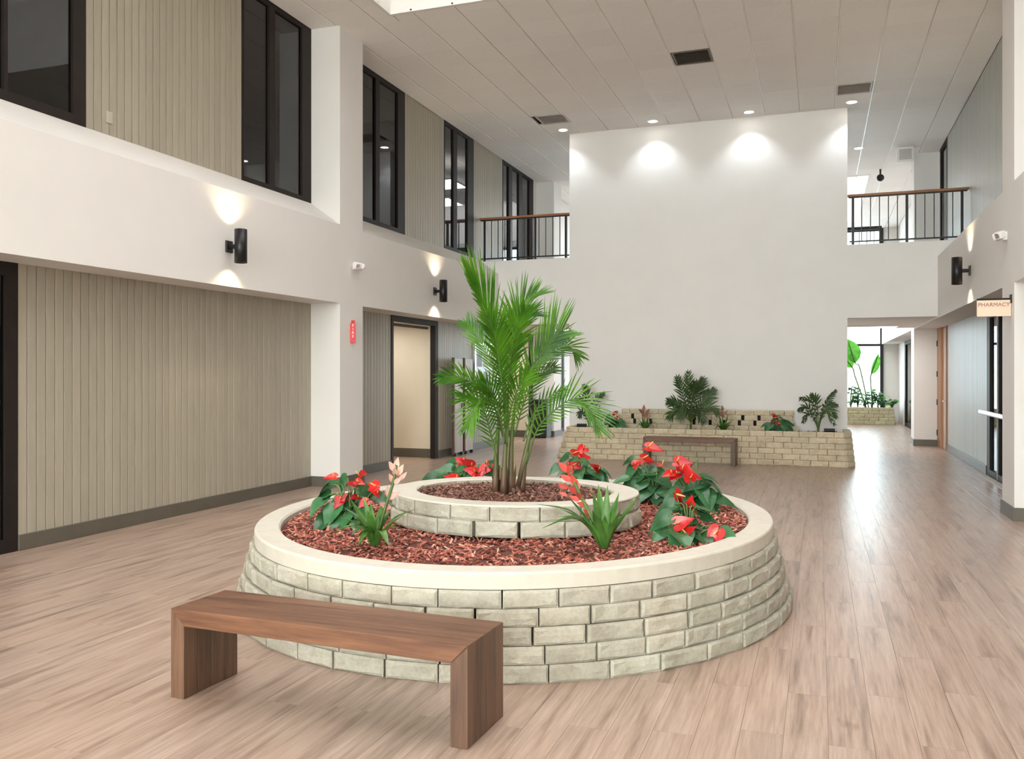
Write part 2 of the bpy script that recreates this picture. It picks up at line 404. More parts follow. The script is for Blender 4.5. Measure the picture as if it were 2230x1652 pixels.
for i in range(len(xl)-1):
    for j in range(len(yl)-1):
        r = [xl[i], xl[i+1], yl[j], yl[j+1]]; q4 = None
        for a, b in SKY:
            if r[3] > a and r[2] < b and r[1] > SKX[0] and r[0] < SKX[1]:
                if r[0] < SKX[0] or r[1] > SKX[1]:
                    o_ = list(r)
                    if r[0] < SKX[0]: r[1] = SKX[0]; o_[0] = SKX[0]
                    else: r[0] = SKX[1]; o_[1] = SKX[1]
                    if o_[2] < a: o_[3] = a; q4 = o_
                    elif o_[3] > b: o_[2] = b; q4 = o_
                elif r[2] < a: r[3] = a
                elif r[3] > b: r[2] = b
                else: r = None
                break
        if r and r[1]-r[0] > .03 and r[3]-r[2] > .03:
            cx, cy = (r[0]+r[1])/2, (r[2]+r[3])/2
            if any(abs(cx-v[0]) < .25 and abs(cy-v[1]) < .25 for v in vents): continue
            tiles.append(r)
            if q4: tiles.append(q4)
def tvis(r):
    l, f = cpos((r[0]+r[1])/2, (r[2]+r[3])/2)
    if f < 10 or abs(l)/f > 0.64: return 0
    if (r[2] > YW) and (XF+1.3 < (r[0]+r[1])/2 < 0.5): return 0
    return 1/f
tiles.sort(key=lambda r: -tvis(r))
def tileshape(mb, w_, h_, cx, cy):
    x0, x1, y0, y1 = cx-w_/2+.008, cx+w_/2-.008, cy-h_/2+.0012, cy+h_/2-.0012
    v = []
    for z, d in ((.03, 0), (.008, 0), (0, .007)):
        v += [(x0+d, y0+d*.1, z), (x1-d, y0+d*.1, z), (x1-d, y1-d*.1, z), (x0+d, y1-d*.1, z)]
    f = [(0, 1, 2, 3), (8, 11, 10, 9)]
    for q in (0, 4):
        for k in range(4): f.append((q+k, q+4+k, q+4+(k+1) % 4, q+(k+1) % 4))
    return mb.add(v, f)
tm = {}; far = MB()
for k, r in enumerate(tiles):
    w_, h_ = round(r[1]-r[0], 3), round(r[3]-r[2], 3); cx, cy = (r[0]+r[1])/2, (r[2]+r[3])/2
    if k < 300 and tvis(r) > 0:
        if (w_, h_) not in tm: tm[(w_, h_)] = tileshape(MB(), w_, h_, 0, 0).mesh('ceiling_tile', M['tile'])
        link('ceiling_tile', tm[(w_, h_)], ce, (cx, cy, ZC))
    else: tileshape(far, w_, h_, cx, cy)
for v in range(0, len(far.v)): far.v[v] = (far.v[v][0], far.v[v][1], far.v[v][2]+ZC)
far.obj('ceiling_tiles_beyond', M['tile_far'], ce, kind='stuff')
tb = MB()
for x in xl[1:-1]:
    yy = Y0
    for a, b in sorted(SKY):
        if SKX[0] < x < SKX[1]:
            tb.box(x-.011, x+.011, yy, a, ZC+.007, ZC+.03); yy = b
    tb.box(x-.011, x+.011, yy, YE, ZC+.007, ZC+.03)
for y in yl[1:-1]:
    if any(a < y < b for a, b in SKY):
        tb.box(XR, SKX[0], y-.008, y+.008, ZC+.009, ZC+.03); tb.box(SKX[1], RR, y-.008, y+.008, ZC+.009, ZC+.03)
    else: tb.box(XR, RR, y-.008, y+.008, ZC+.009, ZC+.03)
tb.obj('t_bar_grid', M['tbar'], ce, kind='stuff')

# skylight wells; the rear and far ones are added for light
for (a, b), nm in zip(SKY, ('over the round planter', 'behind the camera, added for fill light', 'before the far window, added for fill light')):
    wl = MB(); t = .06
    wl.box(SKX[0]-t, SKX[0], a-t, b+t, ZC-.004, 7.8); wl.box(SKX[1], SKX[1]+t, a-t, b+t, ZC-.004, 7.8)
    wl.box(SKX[0], SKX[1], a-t, a, ZC-.004, 7.8); wl.box(SKX[0], SKX[1], b, b+t, ZC-.004, 7.8)
    so = struct('skylight', 'white skylight well in the ceiling '+nm, me=wl.mesh('skylight_well', M['wall']))
    box('skylight_glazing', (SKX[0]-t, SKX[1]+t, a-t, b+t, 7.8, 7.84), M['sky_glazing'], so)

# ---------------------------------------------------------------- walls
def side_wall(side, name):
    face, rec = (XF, XR) if side < 0 else (RF, RR)
    bk = rec+side*0.16
    lab = 'left' if side < 0 else 'right'
    mb = MB()
    for a, b in BAYS:
        mb.prism([(face, ZS), (face, ZB), (rec+side*.02, ZI+.014), (bk, ZI+.014), (bk, ZS)], 'y', a, b)
    struct(name, 'white painted band with sloping sill along the %s side of the hall' % lab, me=mb.mesh(name, M['wall']))
    for a, b, w_ in COLS:
        cb = MB().box(min(face, bk), max(face, bk), a, b, 0, ZC+.03)
        struct('column', 'white square column on the %s side, %s' % (lab, w_), me=cb.mesh('column', M['wall']))
side_wall(-1, 'wall_left'); side_wall(1, 'wall_right')

BW = 0.1
boardmesh = {}
def boards(wall, side, y0, y1, z0, z1, m):
    """vertical v-grooved boards of one wall panel, each a part of it"""
    rec = XR if side < 0 else RR
    n = max(1, round((y1-y0)/BW)); w_ = (y1-y0)/n; s = -side
    key = (side, round(w_, 4), round(z1-z0, 3), m.name)
    if key not in boardmesh:
        g = .013
        prof = [(-s*.02, -w_/2+.0022), (-s*g, -w_/2+.0022), (0, -w_/2+g*.55), (0, w_/2-g*.55), (-s*g, w_/2-.0022), (-s*.02, w_/2-.0022)]
        boardmesh[key] = MB().prism(prof, 'z', 0, z1-z0).mesh('board', m)
    for i in range(n): link('board', boardmesh[key], wall, (rec, y0+(i+.5)*w_, z0))
def panel(side, y0, y1, z0, z1, label, m=None, name=None, plainwall=None):
    rec = XR if side < 0 else RR
    a, b = rec+side*.02, rec+side*.15
    if plainwall: a = rec
    mb = MB().box(min(a, b), max(a, b), y0, y1, z0, z1)
    o = struct(name or ('wall_left' if side < 0 else 'wall_right'), label, me=mb.mesh('wall_panel', plainwall or M['dark']))
    if not plainwall: boards(o, side, y0, y1, z0, z1, m or M['board'])
    return o
UZ1 = ZC+.02
panel(-1, 5.74, 10.41, 0, ZS, 'wide taupe board wall on the left, lower floor, before the near column')
panel(-1, 11.04, 12.80, 0, ZS, 'narrow taupe board wall between the left column and the open doorway')
panel(-1, 14.65, 18.30, 0, ZS, 'taupe board wall beyond the open doorway on the left')
panel(-1, 20.30, 20.60, 0, ZS, 'sliver of board wall before the far left column', plainwall=M['wall'])
panel(-1, 0.83, 3.0, 0, ZS, 'white wall on the left beside the camera', plainwall=M['wall'])
panel(-1, 21.23, 30.8, 0, ZS, 'white left wall of the far hall, lower floor', plainwall=M['wall'])
panel(-1, -9.0, 0.2, 0, ZC, 'white left wall behind the camera', plainwall=M['wall'])
panel(-1, 0.83, 3.2, ZI, UZ1, 'upper white wall on the left beside the camera', plainwall=M['wall'])
panel(-1, 6.49, 8.88, ZI, UZ1, 'upper taupe board wall at the left between two dark windows')
panel(-1, 13.30, 14.94, ZI, UZ1, 'upper taupe board wall just beyond the near left column')
panel(-1, 16.42, 18.13, ZI, UZ1, 'upper taupe board wall beside the left balcony railing')
panel(-1, 20.34, 20.60, ZI, UZ1, 'upper sliver of wall before the far left column', plainwall=M['wall'])
panel(-1, 21.23, 30.8, ZI, UZ1, 'upper white left wall of the far hall', plainwall=M['wall'])
panel(1, -9.0, 0.2, 0, ZC, 'white right wall behind the camera', plainwall=M['wall'])
panel(1, 0.83, 10.41, 0, ZS, 'white right wall beside the camera, lower floor', plainwall=M['wall'])
panel(1, 0.83, 10.41, ZI, UZ1, 'white right wall beside the camera, upper floor', plainwall=M['wall'])
panel(1, 11.04, 12.2, 0, ZS, 'glare-paled board wall behind the right column', m=M['board_r'])
panel(1, 15.05, 19.40, 0, ZS, 'glare-paled board wall between the dark glass door and the wooden door', m=M['board_r'])
panel(1, 11.04, 19.40, ZI, UZ1, 'upper grey board wall on the right', m=M['board_r'])
panel(1, 20.50, 20.60, ZI, UZ1, 'upper sliver of right wall before the far column', plainwall=M['wall'])
panel(1, 21.23, 24.0, 0, ZS, 'right wall of the far hall, lower floor, near part', plainwall=M['wall'])
panel(1, 28.6, 30.8, 0, ZS, 'right wall of the far hall beside the far planter', plainwall=M['wall'])
panel(1, 21.23, 30.8, ZI, UZ1, 'upper right wall of the far hall', plainwall=M['wall'])

# feature wall, bridge
fw = MB().box(-4.66, 0.49, YW, YW+.3, 0, ZC+.02)
struct('wall_back', 'tall white feature wall with wall washer lights', me=fw.mesh('wall_back', M['wall_feature']))
br = MB().box(XF, -4.66, YW, YW+.3, 2.55, 3.86).box(0.49, RF, YW, YW+.3, 2.55, 3.86).box(XF, RF, YW+.3, 20.60, 2.55, 3.86)
br.box(XR, XF, YW, 20.60, 3.60, 3.862).box(RF, RR, YW, 20.60, 3.60, 3.862)
struct('bridge', 'white walkway bridge crossing the hall behind the feature wall', me=br.mesh('bridge', M['wall_feature']))
# outer shell and hidden rooms
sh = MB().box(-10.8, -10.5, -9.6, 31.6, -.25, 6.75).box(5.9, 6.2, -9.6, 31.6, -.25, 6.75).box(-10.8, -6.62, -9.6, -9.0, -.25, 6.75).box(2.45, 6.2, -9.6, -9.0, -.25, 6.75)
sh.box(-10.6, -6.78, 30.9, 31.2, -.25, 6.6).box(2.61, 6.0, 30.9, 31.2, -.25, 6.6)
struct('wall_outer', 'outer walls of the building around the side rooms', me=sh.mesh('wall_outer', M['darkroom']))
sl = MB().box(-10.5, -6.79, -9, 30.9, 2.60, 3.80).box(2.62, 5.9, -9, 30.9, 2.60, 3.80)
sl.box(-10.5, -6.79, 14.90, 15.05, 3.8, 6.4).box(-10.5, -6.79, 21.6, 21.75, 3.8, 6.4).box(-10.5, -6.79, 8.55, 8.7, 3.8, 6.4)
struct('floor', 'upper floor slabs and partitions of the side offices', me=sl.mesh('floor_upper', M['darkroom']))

# baseboards
def baseboard(name, label, a):
    struct(name, label, me=bevelled(MB().box(*a).mesh(name, M['base']), .004, 1))
BH = .14
def rb(side, y0, y1, label):
    rec = XR if side < 0 else RR
    a = (rec, rec+.018) if side < 0 else (rec-.018, rec)
    baseboard('baseboard_left' if side < 0 else 'baseboard_right', label, (a[0], a[1], y0, y1, 0, BH))
rb(-1, 5.74, 10.41, 'baseboard under the wide left board wall'); rb(-1, 11.04, 12.80, 'baseboard between the left column and the doorway')
rb(-1, 14.65, 18.30, 'baseboard beyond the left doorway'); rb(1, 15.05, 19.40, 'baseboard under the right board wall')
for side, lab in ((-1, 'left'), (1, 'right')):
    face, rec = (XF, XR) if side < 0 else (RF, RR); s = -side
    for a, b, w_ in COLS[1:3]:
        mb = MB(); x0, x1 = sorted((face, face+s*.018))
        mb.box(x0, x1, a-.018, b+.018, 0, BH)
        u0, u1 = sorted((rec, face)); mb.box(u0, u1, a-.018, a, 0, BH); mb.box(u0, u1, b, b+.018, 0, BH)
        struct('baseboard_'+lab, 'baseboard round the %s column %s' % (lab, w_), me=mb.mesh('baseboard', M['base']))

# ---------------------------------------------------------------- windows and doors in the recesses
def opening(name, label, side, y0, y1, z0, z1, bars, fr=(.05, .05, .06, .06), glass='dark_glass', depth=.05, frame='bronze'):
    """dark framed glazing: each bar and each pane is a part"""
    rec = XR if side < 0 else RR
    xo, xi = rec-side*.005, rec+side*depth
    a, b = sorted((xo, xi))
    o = struct(name, label)
    fm = M[frame]
    box('frame_jamb', (a, b, y0, y0+fr[0], z0, z1), fm, o); box('frame_jamb', (a, b, y1-fr[1], y1, z0, z1), fm, o)
    box('frame_sill', (a, b, y0+fr[0], y1-fr[1], z0, z0+fr[2]), fm, o); box('frame_head', (a, b, y0+fr[0], y1-fr[1], z1-fr[3], z1), fm, o)
    edges = [y0+fr[0]]
    for p_, q_ in bars:
        q_ -= .06
        box('mullion', (a, b, p_, q_, z0+fr[2], z1-fr[3]), fm, o); edges += [p_, q_]
    edges.append(y1-fr[1])
    gx = rec+side*.03
    for k in range(0, len(edges), 2):
        if edges[k+1]-edges[k] > .03:
            box('pane', (gx-.004, gx+.004, edges[k], edges[k+1], z0+fr[2], z1-fr[3]), M[glass], o)
    return o
opening('window_1', 'dark upper window at the far left of the picture', -1, 3.2, 6.49, ZI, UZ1, [(4.3, 4.4), (5.60, 5.70)], (.06, .15, .09, .06))
opening('window_2', 'dark upper window just before the near left column', -1, 8.88, 10.41, ZI, UZ1, [(9.44, 9.62)], (.04, .22, .06, .08))
opening('window_3', 'dark upper window just beyond the near left column', -1, 11.04, 13.30, ZI, UZ1, [(12.27, 12.46)], (.05, .26, .07, .09))
opening('window_4', 'dark upper window with lit office lights behind it', -1, 14.94, 16.42, ZI, UZ1, [(15.38, 15.62)], (.04, .32, .06, .08))
opening('window_5', 'dark upper window behind the left balcony railing', -1, 18.13, 20.34, ZI, UZ1, [(18.55, 18.84), (19.26, 19.56)], (.06, .3, .06, .08))
opening('door_1', 'black glazed entrance at the left edge of the picture', -1, 3.0, 5.74, 0, ZS, [(4.3, 4.42)], (.1, .12, .12, .12))
opening('door_2', 'tall black glazed double door on the right behind the column', 1, 12.2, 15.05, 0, ZS, [(14.12, 14.27)], (.12, .24, .10, .12))
opening('window_6', 'dark upper opening at the far end of the right board wall', 1, 19.40, 20.50, ZI, UZ1, [], (.12, .12, .08, .08))
opening('door_5', 'dark glazed doors at the right end of the far hall', 1, 24.0, 28.6, 0, ZS, [(26.3, 26.6)], (.15, .3, .1, .1))
opening('window_7', 'dark framed opening on the left of the far hall', -1, 22.45, 22.75, 0.0, ZS, [], (.12, .12, .1, .1)).location.x = .1
# aluminium strip and push bar on the right door
d2 = bpy.data.objects['door_2']
box('meeting_stile', (RR-.012, RR-.004, 14.185, 14.205, .02, 2.4), M['grey_grille'], d2)
pb = MB().cyl((RR-.1, 12.32, .97), (RR-.1, 14.98, .97), .035, n=12)
for y in (12.5, 13.9, 14.45, 14.85): pb.cyl((RR-.1, y, .97), (RR-.03, y, .97), .018, n=8)
pb.obj('push_bar', M['alu'], d2, smooth=False)
box('threshold', (RR-.12, RR-.03, 12.2, 15.05, 0, .012), M['grey_grille'], d2)
# open doorway on the left with cream lobby
def doorway(name, label, y0, y1, jl, jr, ywall):
    o = struct(name, label); a, b = XR-.08, XR+.012
    box('frame_jamb', (a, b, y0, y0+jl, 0, ZS), M['bronze'], o); box('frame_jamb', (a, b, y1-jr, y1, 0, ZS), M['bronze'], o)
    box('frame_head', (a, b, y0+jl, y1-jr, ZS-.09, ZS), M['bronze'], o)
    lb = MB().box(-9.6, XR-.12, ywall, ywall+.06, 0, 2.6)
    lb.box(-9.66, -9.6, y0-.35, ywall+.06, 0, 2.6).box(-9.6, XR-.14, y0-.35, y0-.29, 0, 2.6).box(-9.6, XR-.14, y0-.29, ywall, 2.50, 2.56)
    lb.obj('lobby_wall', M['cream'], o)
    box('lobby_baseboard', (-9.6, XR-.12, ywall-.02, ywall, 0, BH+.02), M['base'], o)
    return o
d3 = doorway('door_3', 'open doorway on the left with dark frame and cream lobby', 12.80, 14.65, .07, .13, 14.72)
box('transom_bar', (XR-.12, XR-.06, 12.87, 14.37, 2.36, 2.40), M['bronze'], d3)
doorway('door_4', 'second doorway on the left beyond the taupe board wall', 18.30, 20.30, .07, .08, 20.34)
# wooden door on the right
d6 = struct('door_6', 'orange wooden door at the end of the right board wall')
box('door_jamb', (RR-.05, RR+.12, 20.02, 20.60, 0, ZS), M['door_wood'], d6); box('door_jamb', (RR-.03, RR+.12, 19.40, 19.47, 0, ZS), M['door_wood'], d6)
dl = box('door_leaf', (RR+.0, RR+.045, 19.47, 20.02, .01, ZS-.02), M['pale_board'], d6)
for z in (.3, .95, 1.55, 2.2): box('hinge', (RR-.065, RR-.05, 20.50, 20.58, z-.06, z+.06), M['black'], d6)
MB().cyl((RR, 19.55, 1.0), (RR-.06, 19.55, 1.0), .012, n=8).cyl((RR-.06, 19.53, 1.0), (RR-.06, 19.67, 1.0), .011, n=8).obj('handle', M['alu'], d6)

# far window wall
wf = struct('window_far', 'full height window wall at the far end of the hall')
xs = [XF+.0, -4.6, -3.0, -1.4, 0.2, RF]
for x in xs: box('mullion', (x-.05, x+.05, YE-.07, YE+.07, 0, ZC), M['black'], wf)
for z in (.04, 2.5, 3.7, ZC-.05):
    for i in range(len(xs)-1): box('transom', (xs[i]+.05, xs[i+1]-.05, YE-.05, YE+.05, z-.04, z+.04), M['black'], wf)
for i in range(len(xs)-1):
    for a, b in ((.08, 2.46), (2.54, 3.66), (3.74, ZC-.09)):
        box('pane', (xs[i]+.05, xs[i+1]-.05, YE-.004, YE+.004, a, b), M['dimming_glass'], wf)
wr = struct('window_rear_fill', 'full height window wall added behind the camera for front light')  # unseen window wall, added to let frontal light in
for x in xs: box('mullion', (x-.05, x+.05, Y0-.2, Y0-.06, 0, ZC), M['black'], wr)
for z in (.04, 2.5, 3.7, ZC-.05):
    for i in range(len(xs)-1): box('transom', (xs[i]+.05, xs[i+1]-.05, Y0-.18, Y0-.08, z-.04, z+.04), M['black'], wr)
for i in range(len(xs)-1): box('pane', (xs[i]+.05, xs[i+1]-.05, Y0-.134, Y0-.126, .08, ZC-.09), M['clear_glass'], wr)
struct('ground', 'pale paved ground outside the added rear window', me=MB().box(-40, 40, -70, -9.7, -.3, -.1).mesh('ground', M['concrete_out']))
struct('ground', 'pale paved ground outside the far window', me=MB().box(-40, 40, 31.6, 90, -.3, -.1).mesh('ground', M['concrete_out']))

# ---------------------------------------------------------------- railings
def railing(label, x0, x1, y, posts, zt=4.77, zf=3.862, cap='oak'):
    o = thing('balcony_railing', label, 'railing', ((x0+x1)/2, y, zf))
    ox, oy, oz = -(x0+x1)/2, -y, -zf
    def B(name, a, m, bev=0):
        return box(name, (a[0]+ox, a[1]+ox, a[2]+oy, a[3]+oy, a[4]+oz, a[5]+oz), m, o, bev)
    B('handrail', (x0, x1, y-.035, y+.035, zt-.045, zt), M[cap], .008)
    B('top_rail', (x0+.02, x1-.02, y-.014, y+.014, zt-.065, zt-.046), M['black'])
    B('bottom_rail', (x0+.03, x1-.03, y-.014, y+.014, zf+.05, zf+.075), M['black'])
    for px in posts: B('post', (px-.022, px+.022, y-.022, y+.022, zf, zt-.045), M['black'])
    n = int((x1-x0)/.1465); k0 = x0+.1
    x = min(posts)+.1465
    while x < max(posts)-.05:
        if all(abs(x-q) > .06 for q in posts): B('baluster', (x-.008, x+.008, y-.008, y+.008, zf+.075, zt-.065), M['black'])
        x += .1465
    return o
railing('oak topped black balcony railing left of the feature wall', -6.61, -4.665, YW+.1, [-6.50, -5.95, -5.40, -4.76])
railing('oak topped black balcony railing right of the feature wall', 0.495, 2.445, YW+.1, [0.585, 1.47, 2.34])
railing('black railing on the far edge of the bridge', -5.5, 1.30, 20.5, [-5.45, -3.75, -2.1, -.45, 1.27], cap='black')

# ---------------------------------------------------------------- wall sconces (lamp with two beams)
def sconce(side, y, label):
    face = XF if side < 0 else RF; s = -side
    o = thing('wall_sconce', label, 'sconce', (face, y, 2.957), group='black up and down wall sconces')
    R, Hh, d = .068, .185, .165*s
    body = MB(); n = 28
    ring = [(cos(2*pi*k/n), sin(2*pi*k/n)) for k in range(n)]
    v = []
    for r, z in ((R-.006, -Hh+.05), (R-.006, -Hh), (R, -Hh), (R, Hh), (R-.006, Hh), (R-.006, Hh-.05)):
        v += [(d+r*a, r*b_, z) for a, b_ in ring]
    f = []
    for q in range(5):
        for k in range(n): f.append((q*n+k, q*n+(k+1) % n, (q+1)*n+(k+1) % n, (q+1)*n+k))
    body.add(v, f); ob = body.obj('cylinder_body', M['black'], o)
    for p_ in ob.data.polygons: p_.use_smooth = abs(p_.normal.z) < .5
    MB().cyl((0, 0, 0), (d-s*(R-.004), 0, 0), .026, n=12).obj('arm', M['black'], o)
    a = sorted((0, s*.022)); box('wall_plate', (a[0], a[1], -.055, .055, -.065, .065), M['black'], o, .004)
    for sg, nm in ((1, 'upper'), (-1, 'lower')):
        MB().cyl((d, 0, sg*(Hh-.045)), (d, 0, sg*(Hh-.04)), R-.008, n=20).obj('lamp_lens', M['warm_lens'], o)
        L = light('sconce_beam', 'SPOT', (0, 0, 0), 20, (1.0, 0.80, 0.52), rot=(pi if sg > 0 else 0, 0, 0), spot_size=math.radians(122), spot_blend=1.0, shadow_soft_size=.02)
        L.parent = o; L.location = (d-s*.03, 0, sg*(Hh-.015))
    return o
sconce(-1, 8.03, 'black cylinder wall sconce nearest the camera on the left band')
sconce(-1, 13.51, 'black cylinder wall sconce over the open doorway')
sconce(1, 13.22, 'black cylinder wall sconce on the right band')

# emergency lights
def emergency(side, y, label):
    face = XF if side < 0 else RF; s = -side
    o = thing('emergency_light', label, 'light', (face, y, 3.06), group='white emergency lights on the columns')
    a = sorted((0, s*.05)); box('housing', (a[0], a[1], -.055, .055, -.045, .05), M['plastic_white'], o, .01)
    for k in (-1, 1):
        me = bevelled(MB().box(-.04, .04, -.045, .045, -.04, .04).mesh('lamp_head', M['plastic_white']), .012)
        h = link('lamp_head', me, o, (s*.075, k*.065, .01), (0, .35*s, k*.6*s))
        MB().cyl((s*.038, 0, 0), (s*.045, 0, 0), .028, n=16).obj('lens', M['alu'], h)
emergency(-1, 10.80, 'white two headed emergency light on the left column')
emergency(1, 10.80, 'white two headed emergency light on the right column')

# signs
def text(body, size, m, parent, loc, rot, name='lettering', ext=.002, align='CENTER'):
    cu = bpy.data.curves.new(name, 'FONT'); cu.body = body; cu.size = size; cu.extrude = ext; cu.align_x = align; cu.align_y = 'CENTER'
    t = bpy.data.objects.new(name, cu); C.objects.link(t)
    dg = bpy.context.evaluated_depsgraph_get(); me = bpy.data.meshes.new_from_object(t.evaluated_get(dg))
    C.objects.unlink(t); bpy.data.objects.remove(t)
    me.materials.clear(); me.materials.append(m)
    return link(name, me, parent, loc, rot)
sg = thing('pharmacy_sign', 'tan projecting sign reading PHARMACY on the right column', 'sign', (RF, 10.56, 2.26))
box('sign_panel', (-.33, -.005, -.012, .012, -.09, .085), M['sign'], sg, .003)
box('bracket', (-.33, 0, -.012, .012, .087, .105), M['bronze'], sg); box('bracket_plate', (-.012, 0, -.04, .04, .05, .14), M['bronze'], sg)
text('PHARMACY', .058, M['sign_ink'], sg, (-.168, -.0135, .035), (pi/2, 0, 0))
es = thing('fire_extinguisher_sign', 'narrow red projecting sign on the left column', 'sign', (XF, 10.72, 2.14))
me = MB().prism([(0, -.04), (.068, 0), (0, .04)], 'z', -.155, .12).mesh('sign_panel', M['red']); link('sign_panel', me, es)
box('sign_crest', (0, .05, -.006, .006, .12, .16), M['red'], es)
for k, ch in enumerate('FIRE'): text(ch, .05, M['plastic_white'], es, (.035, -.0205, .085-k*.05), (pi/2, 0, math.radians(30.5)), ext=.001)
oc = box('outlet_cover', (XR+.001, XR+.01, 6.745, 6.82, 4.03, 4.145), plain('beige_plastic', (.46, .42, .36), .4), None, .003); oc['label'] = 'small beige outlet cover low on the upper left board wall'; oc['category'] = 'outlet'

# ---------------------------------------------------------------- ceiling fittings
def downlight(x, y, label, spot=True):
    o = thing('downlight', label, 'ceiling light', (x, y, ZC), group='round recessed downlights')
    n = 24; v = []; f = []
    for r, z in ((.075, .02), (.085, -.008), (.105, -.008), (.11, 0)): v += [(r*cos(2*pi*k/n), r*sin(2*pi*k/n), z) for k in range(n)]
    for q in range(3):
        for k in range(n): f.append((q*n+k, q*n+(k+1) % n, (q+1)*n+(k+1) % n, (q+1)*n+k))
    MB().add(v, f).obj('trim_ring', M['white_metal'], o)
    MB().cyl((0, 0, -.004), (0, 0, .006), .082, n=24).obj('lamp_lens', M['lens'], o)
    if spot:
        L = light('downlight_beam', 'SPOT', (0, 0, 0), 28, (0.86, 0.95, 1.0), spot_size=math.radians(108), spot_blend=.7, shadow_soft_size=.04)
        L.parent = o; L.location = (0, 0, -.03)
for x, w_ in ((-4.70, 'leftmost of the four before the feature wall'), (-2.94, 'second from left before the feature wall'), (-1.19, 'third from left before the feature wall'), (.55, 'rightmost of the four before the feature wall')):
    downlight(x, 16.32, 'lit round downlight, '+w_)
downlight(.80, 19.7, 'lit round downlight over the bridge, right of the feature wall')
def vent(x, y, kind, label):
    o = thing('ceiling_vent', label, 'vent', (x, y, ZC)); g = M['grille'] if kind == 'brown' else M['grey_grille']
    h = .28
    fr = MB().box(-h, h, -h, -h+.03, -.006, .02).box(-h, h, h-.03, h, -.006, .02).box(-h, -h+.03, -h+.03, h-.03, -.006, .02).box(h-.03, h, -h+.03, h-.03, -.006, .02)
    fr.obj('frame', g, o); box('duct_back', (-h, h, -h, h, .03, .04), M['dark'] if kind == 'brown' else M['grey_grille'], o)
    for k in range(12):
        yy = -h+.05+k*(2*h-.1)/11
        link('louvre', mesh('louvre', *boxv(-h+.03, h-.03, -.02, .02, -.002, .002), g), o, (0, yy, .008), (math.radians(28), 0, 0))
vent(-1.785, 13.22, 'brown', 'square brown ceiling grille in the middle of the ceiling')
vent(-4.67, 15.58, 'grey', 'pale square ceiling register left of the feature wall')
vent(.56, 15.58, 'grey', 'pale square ceiling register right of the feature wall')
sb = thing('ceiling_box', 'white box fixture hanging from the ceiling past the right railing', 'fixture', (1.72, 20.0, ZC))
box('housing', (-.16, .16, -.1, .1, -.31, 0), M['white_metal'], sb, .01); box('grille_face', (-.12, .12, -.112, -.1, -.27, -.05), M['grey_grille'], sb)
dc = thing('dome_camera', 'small black pendant dome camera under the ceiling beyond the bridge', 'camera', (1.36, 21.9, ZC))
MB().cyl((0, 0, 0), (0, 0, -.16), .02, n=10).obj('stalk', M['black'], dc)
n = 16; v = []; f = []
for q in range(9):
    a = pi*q/8; v += [(.085*sin(a)*cos(2*pi*k/n)+0, .085*sin(a)*sin(2*pi*k/n), -.2+.085*cos(a)) for k in range(n)]
for q in range(8):
    for k in range(n): f.append((q*n+k, q*n+(k+1) % n, (q+1)*n+(k+1) % n, (q+1)*n+k))
MB().add(v, f).obj('dome', M['black'], dc, smooth=True)
def panel_light(name, label, x, y, z, w_, d_, pw=0):
    o = thing(name, label, 'ceiling light', (x, y, z))
    t = .025
    MB().box(-w_/2, w_/2, -d_/2, -d_/2+t, -.03, 0).box(-w_/2, w_/2, d_/2-t, d_/2, -.03, 0).box(-w_/2, -w_/2+t, -d_/2+t, d_/2-t, -.03, 0).box(w_/2-t, w_/2, -d_/2+t, d_/2-t, -.03, 0).obj('frame', M['white_metal'], o)
    box('diffuser', (-w_/2+t, w_/2-t, -d_/2+t, d_/2-t, -.028, -.012), M['tube_light'], o)
    if pw:
        L = light('panel_glow', 'AREA', (0, 0, 0), pw, (1, .97, .92), shape='RECTANGLE', size=w_*.9, size_y=d_*.9); L.parent = o; L.location = (0, 0, -.035)
panel_light('fluorescent_panel', 'lit ceiling panel under the bridge on the right', .95, 19.6, 2.55, 1.2, .6, 12)
panel_light('fluorescent_panel', 'lit ceiling panel under the bridge on the left', -5.3, 19.0, 2.55, .6, 1.2, 12)
panel_light('fluorescent_panel', 'lit panel in the cream lobby behind the open doorway', -7.7, 13.6, 2.495, .6, 1.2, 9)
panel_light('fluorescent_panel', 'lit panel in the lobby of the second doorway', -7.7, 19.2, 2.495, .6, 1.2, 9)
panel_light('fluorescent_panel', 'nearer lit panel behind the upper office window', -8.0, 18.3, 5.92, .6, 1.0)
panel_light('fluorescent_panel', 'farther lit panel behind the upper office window', -8.9, 20.2, 5.92, .6, 1.0)

# ---------------------------------------------------------------- benches
def bench(label, loc, rot, L, D, H, t):
    o = thing('bench', label, 'bench', loc, rot)
    n = 4; w_ = D/n; g = .0008
    for k in range(n):
        y0, y1 = -D/2+k*w_+g, -D/2+(k+1)*w_-g
        # seat plank with mitred ends
        me = MB().prism([(-L/2, H), (L/2, H), (L/2-t, H-t), (-L/2+t, H-t)], 'y', y0, y1).mesh('seat_plank', M['bench_x']); bevelled(me, .0022, 1)
        link('seat_plank', me, o)
        for sd in (-1, 1):
            me = MB().prism([(sd*L/2, 0), (sd*L/2, H-.001), (sd*(L/2-t), H-t-.001), (sd*(L/2-t), 0)], 'y', y0, y1).mesh('leg_plank', M['bench_z']); bevelled(me, .0022, 1)
            link('leg_plank', me, o)
    return o
th = atan2(3.316-3.385, -1.364+2.93)
ux, uy = cos(th), sin(th)
bench('brown wooden waterfall bench in front of the round stone planter', (-2.147-uy*.193, 3.3505+ux*.193, 0), th, 1.568, .386, .427, .08)
bench('smaller looking brown bench against the long back planter', (-2.09, 15.16, 0), math.radians(-1), 1.56, .36, .455, .075)

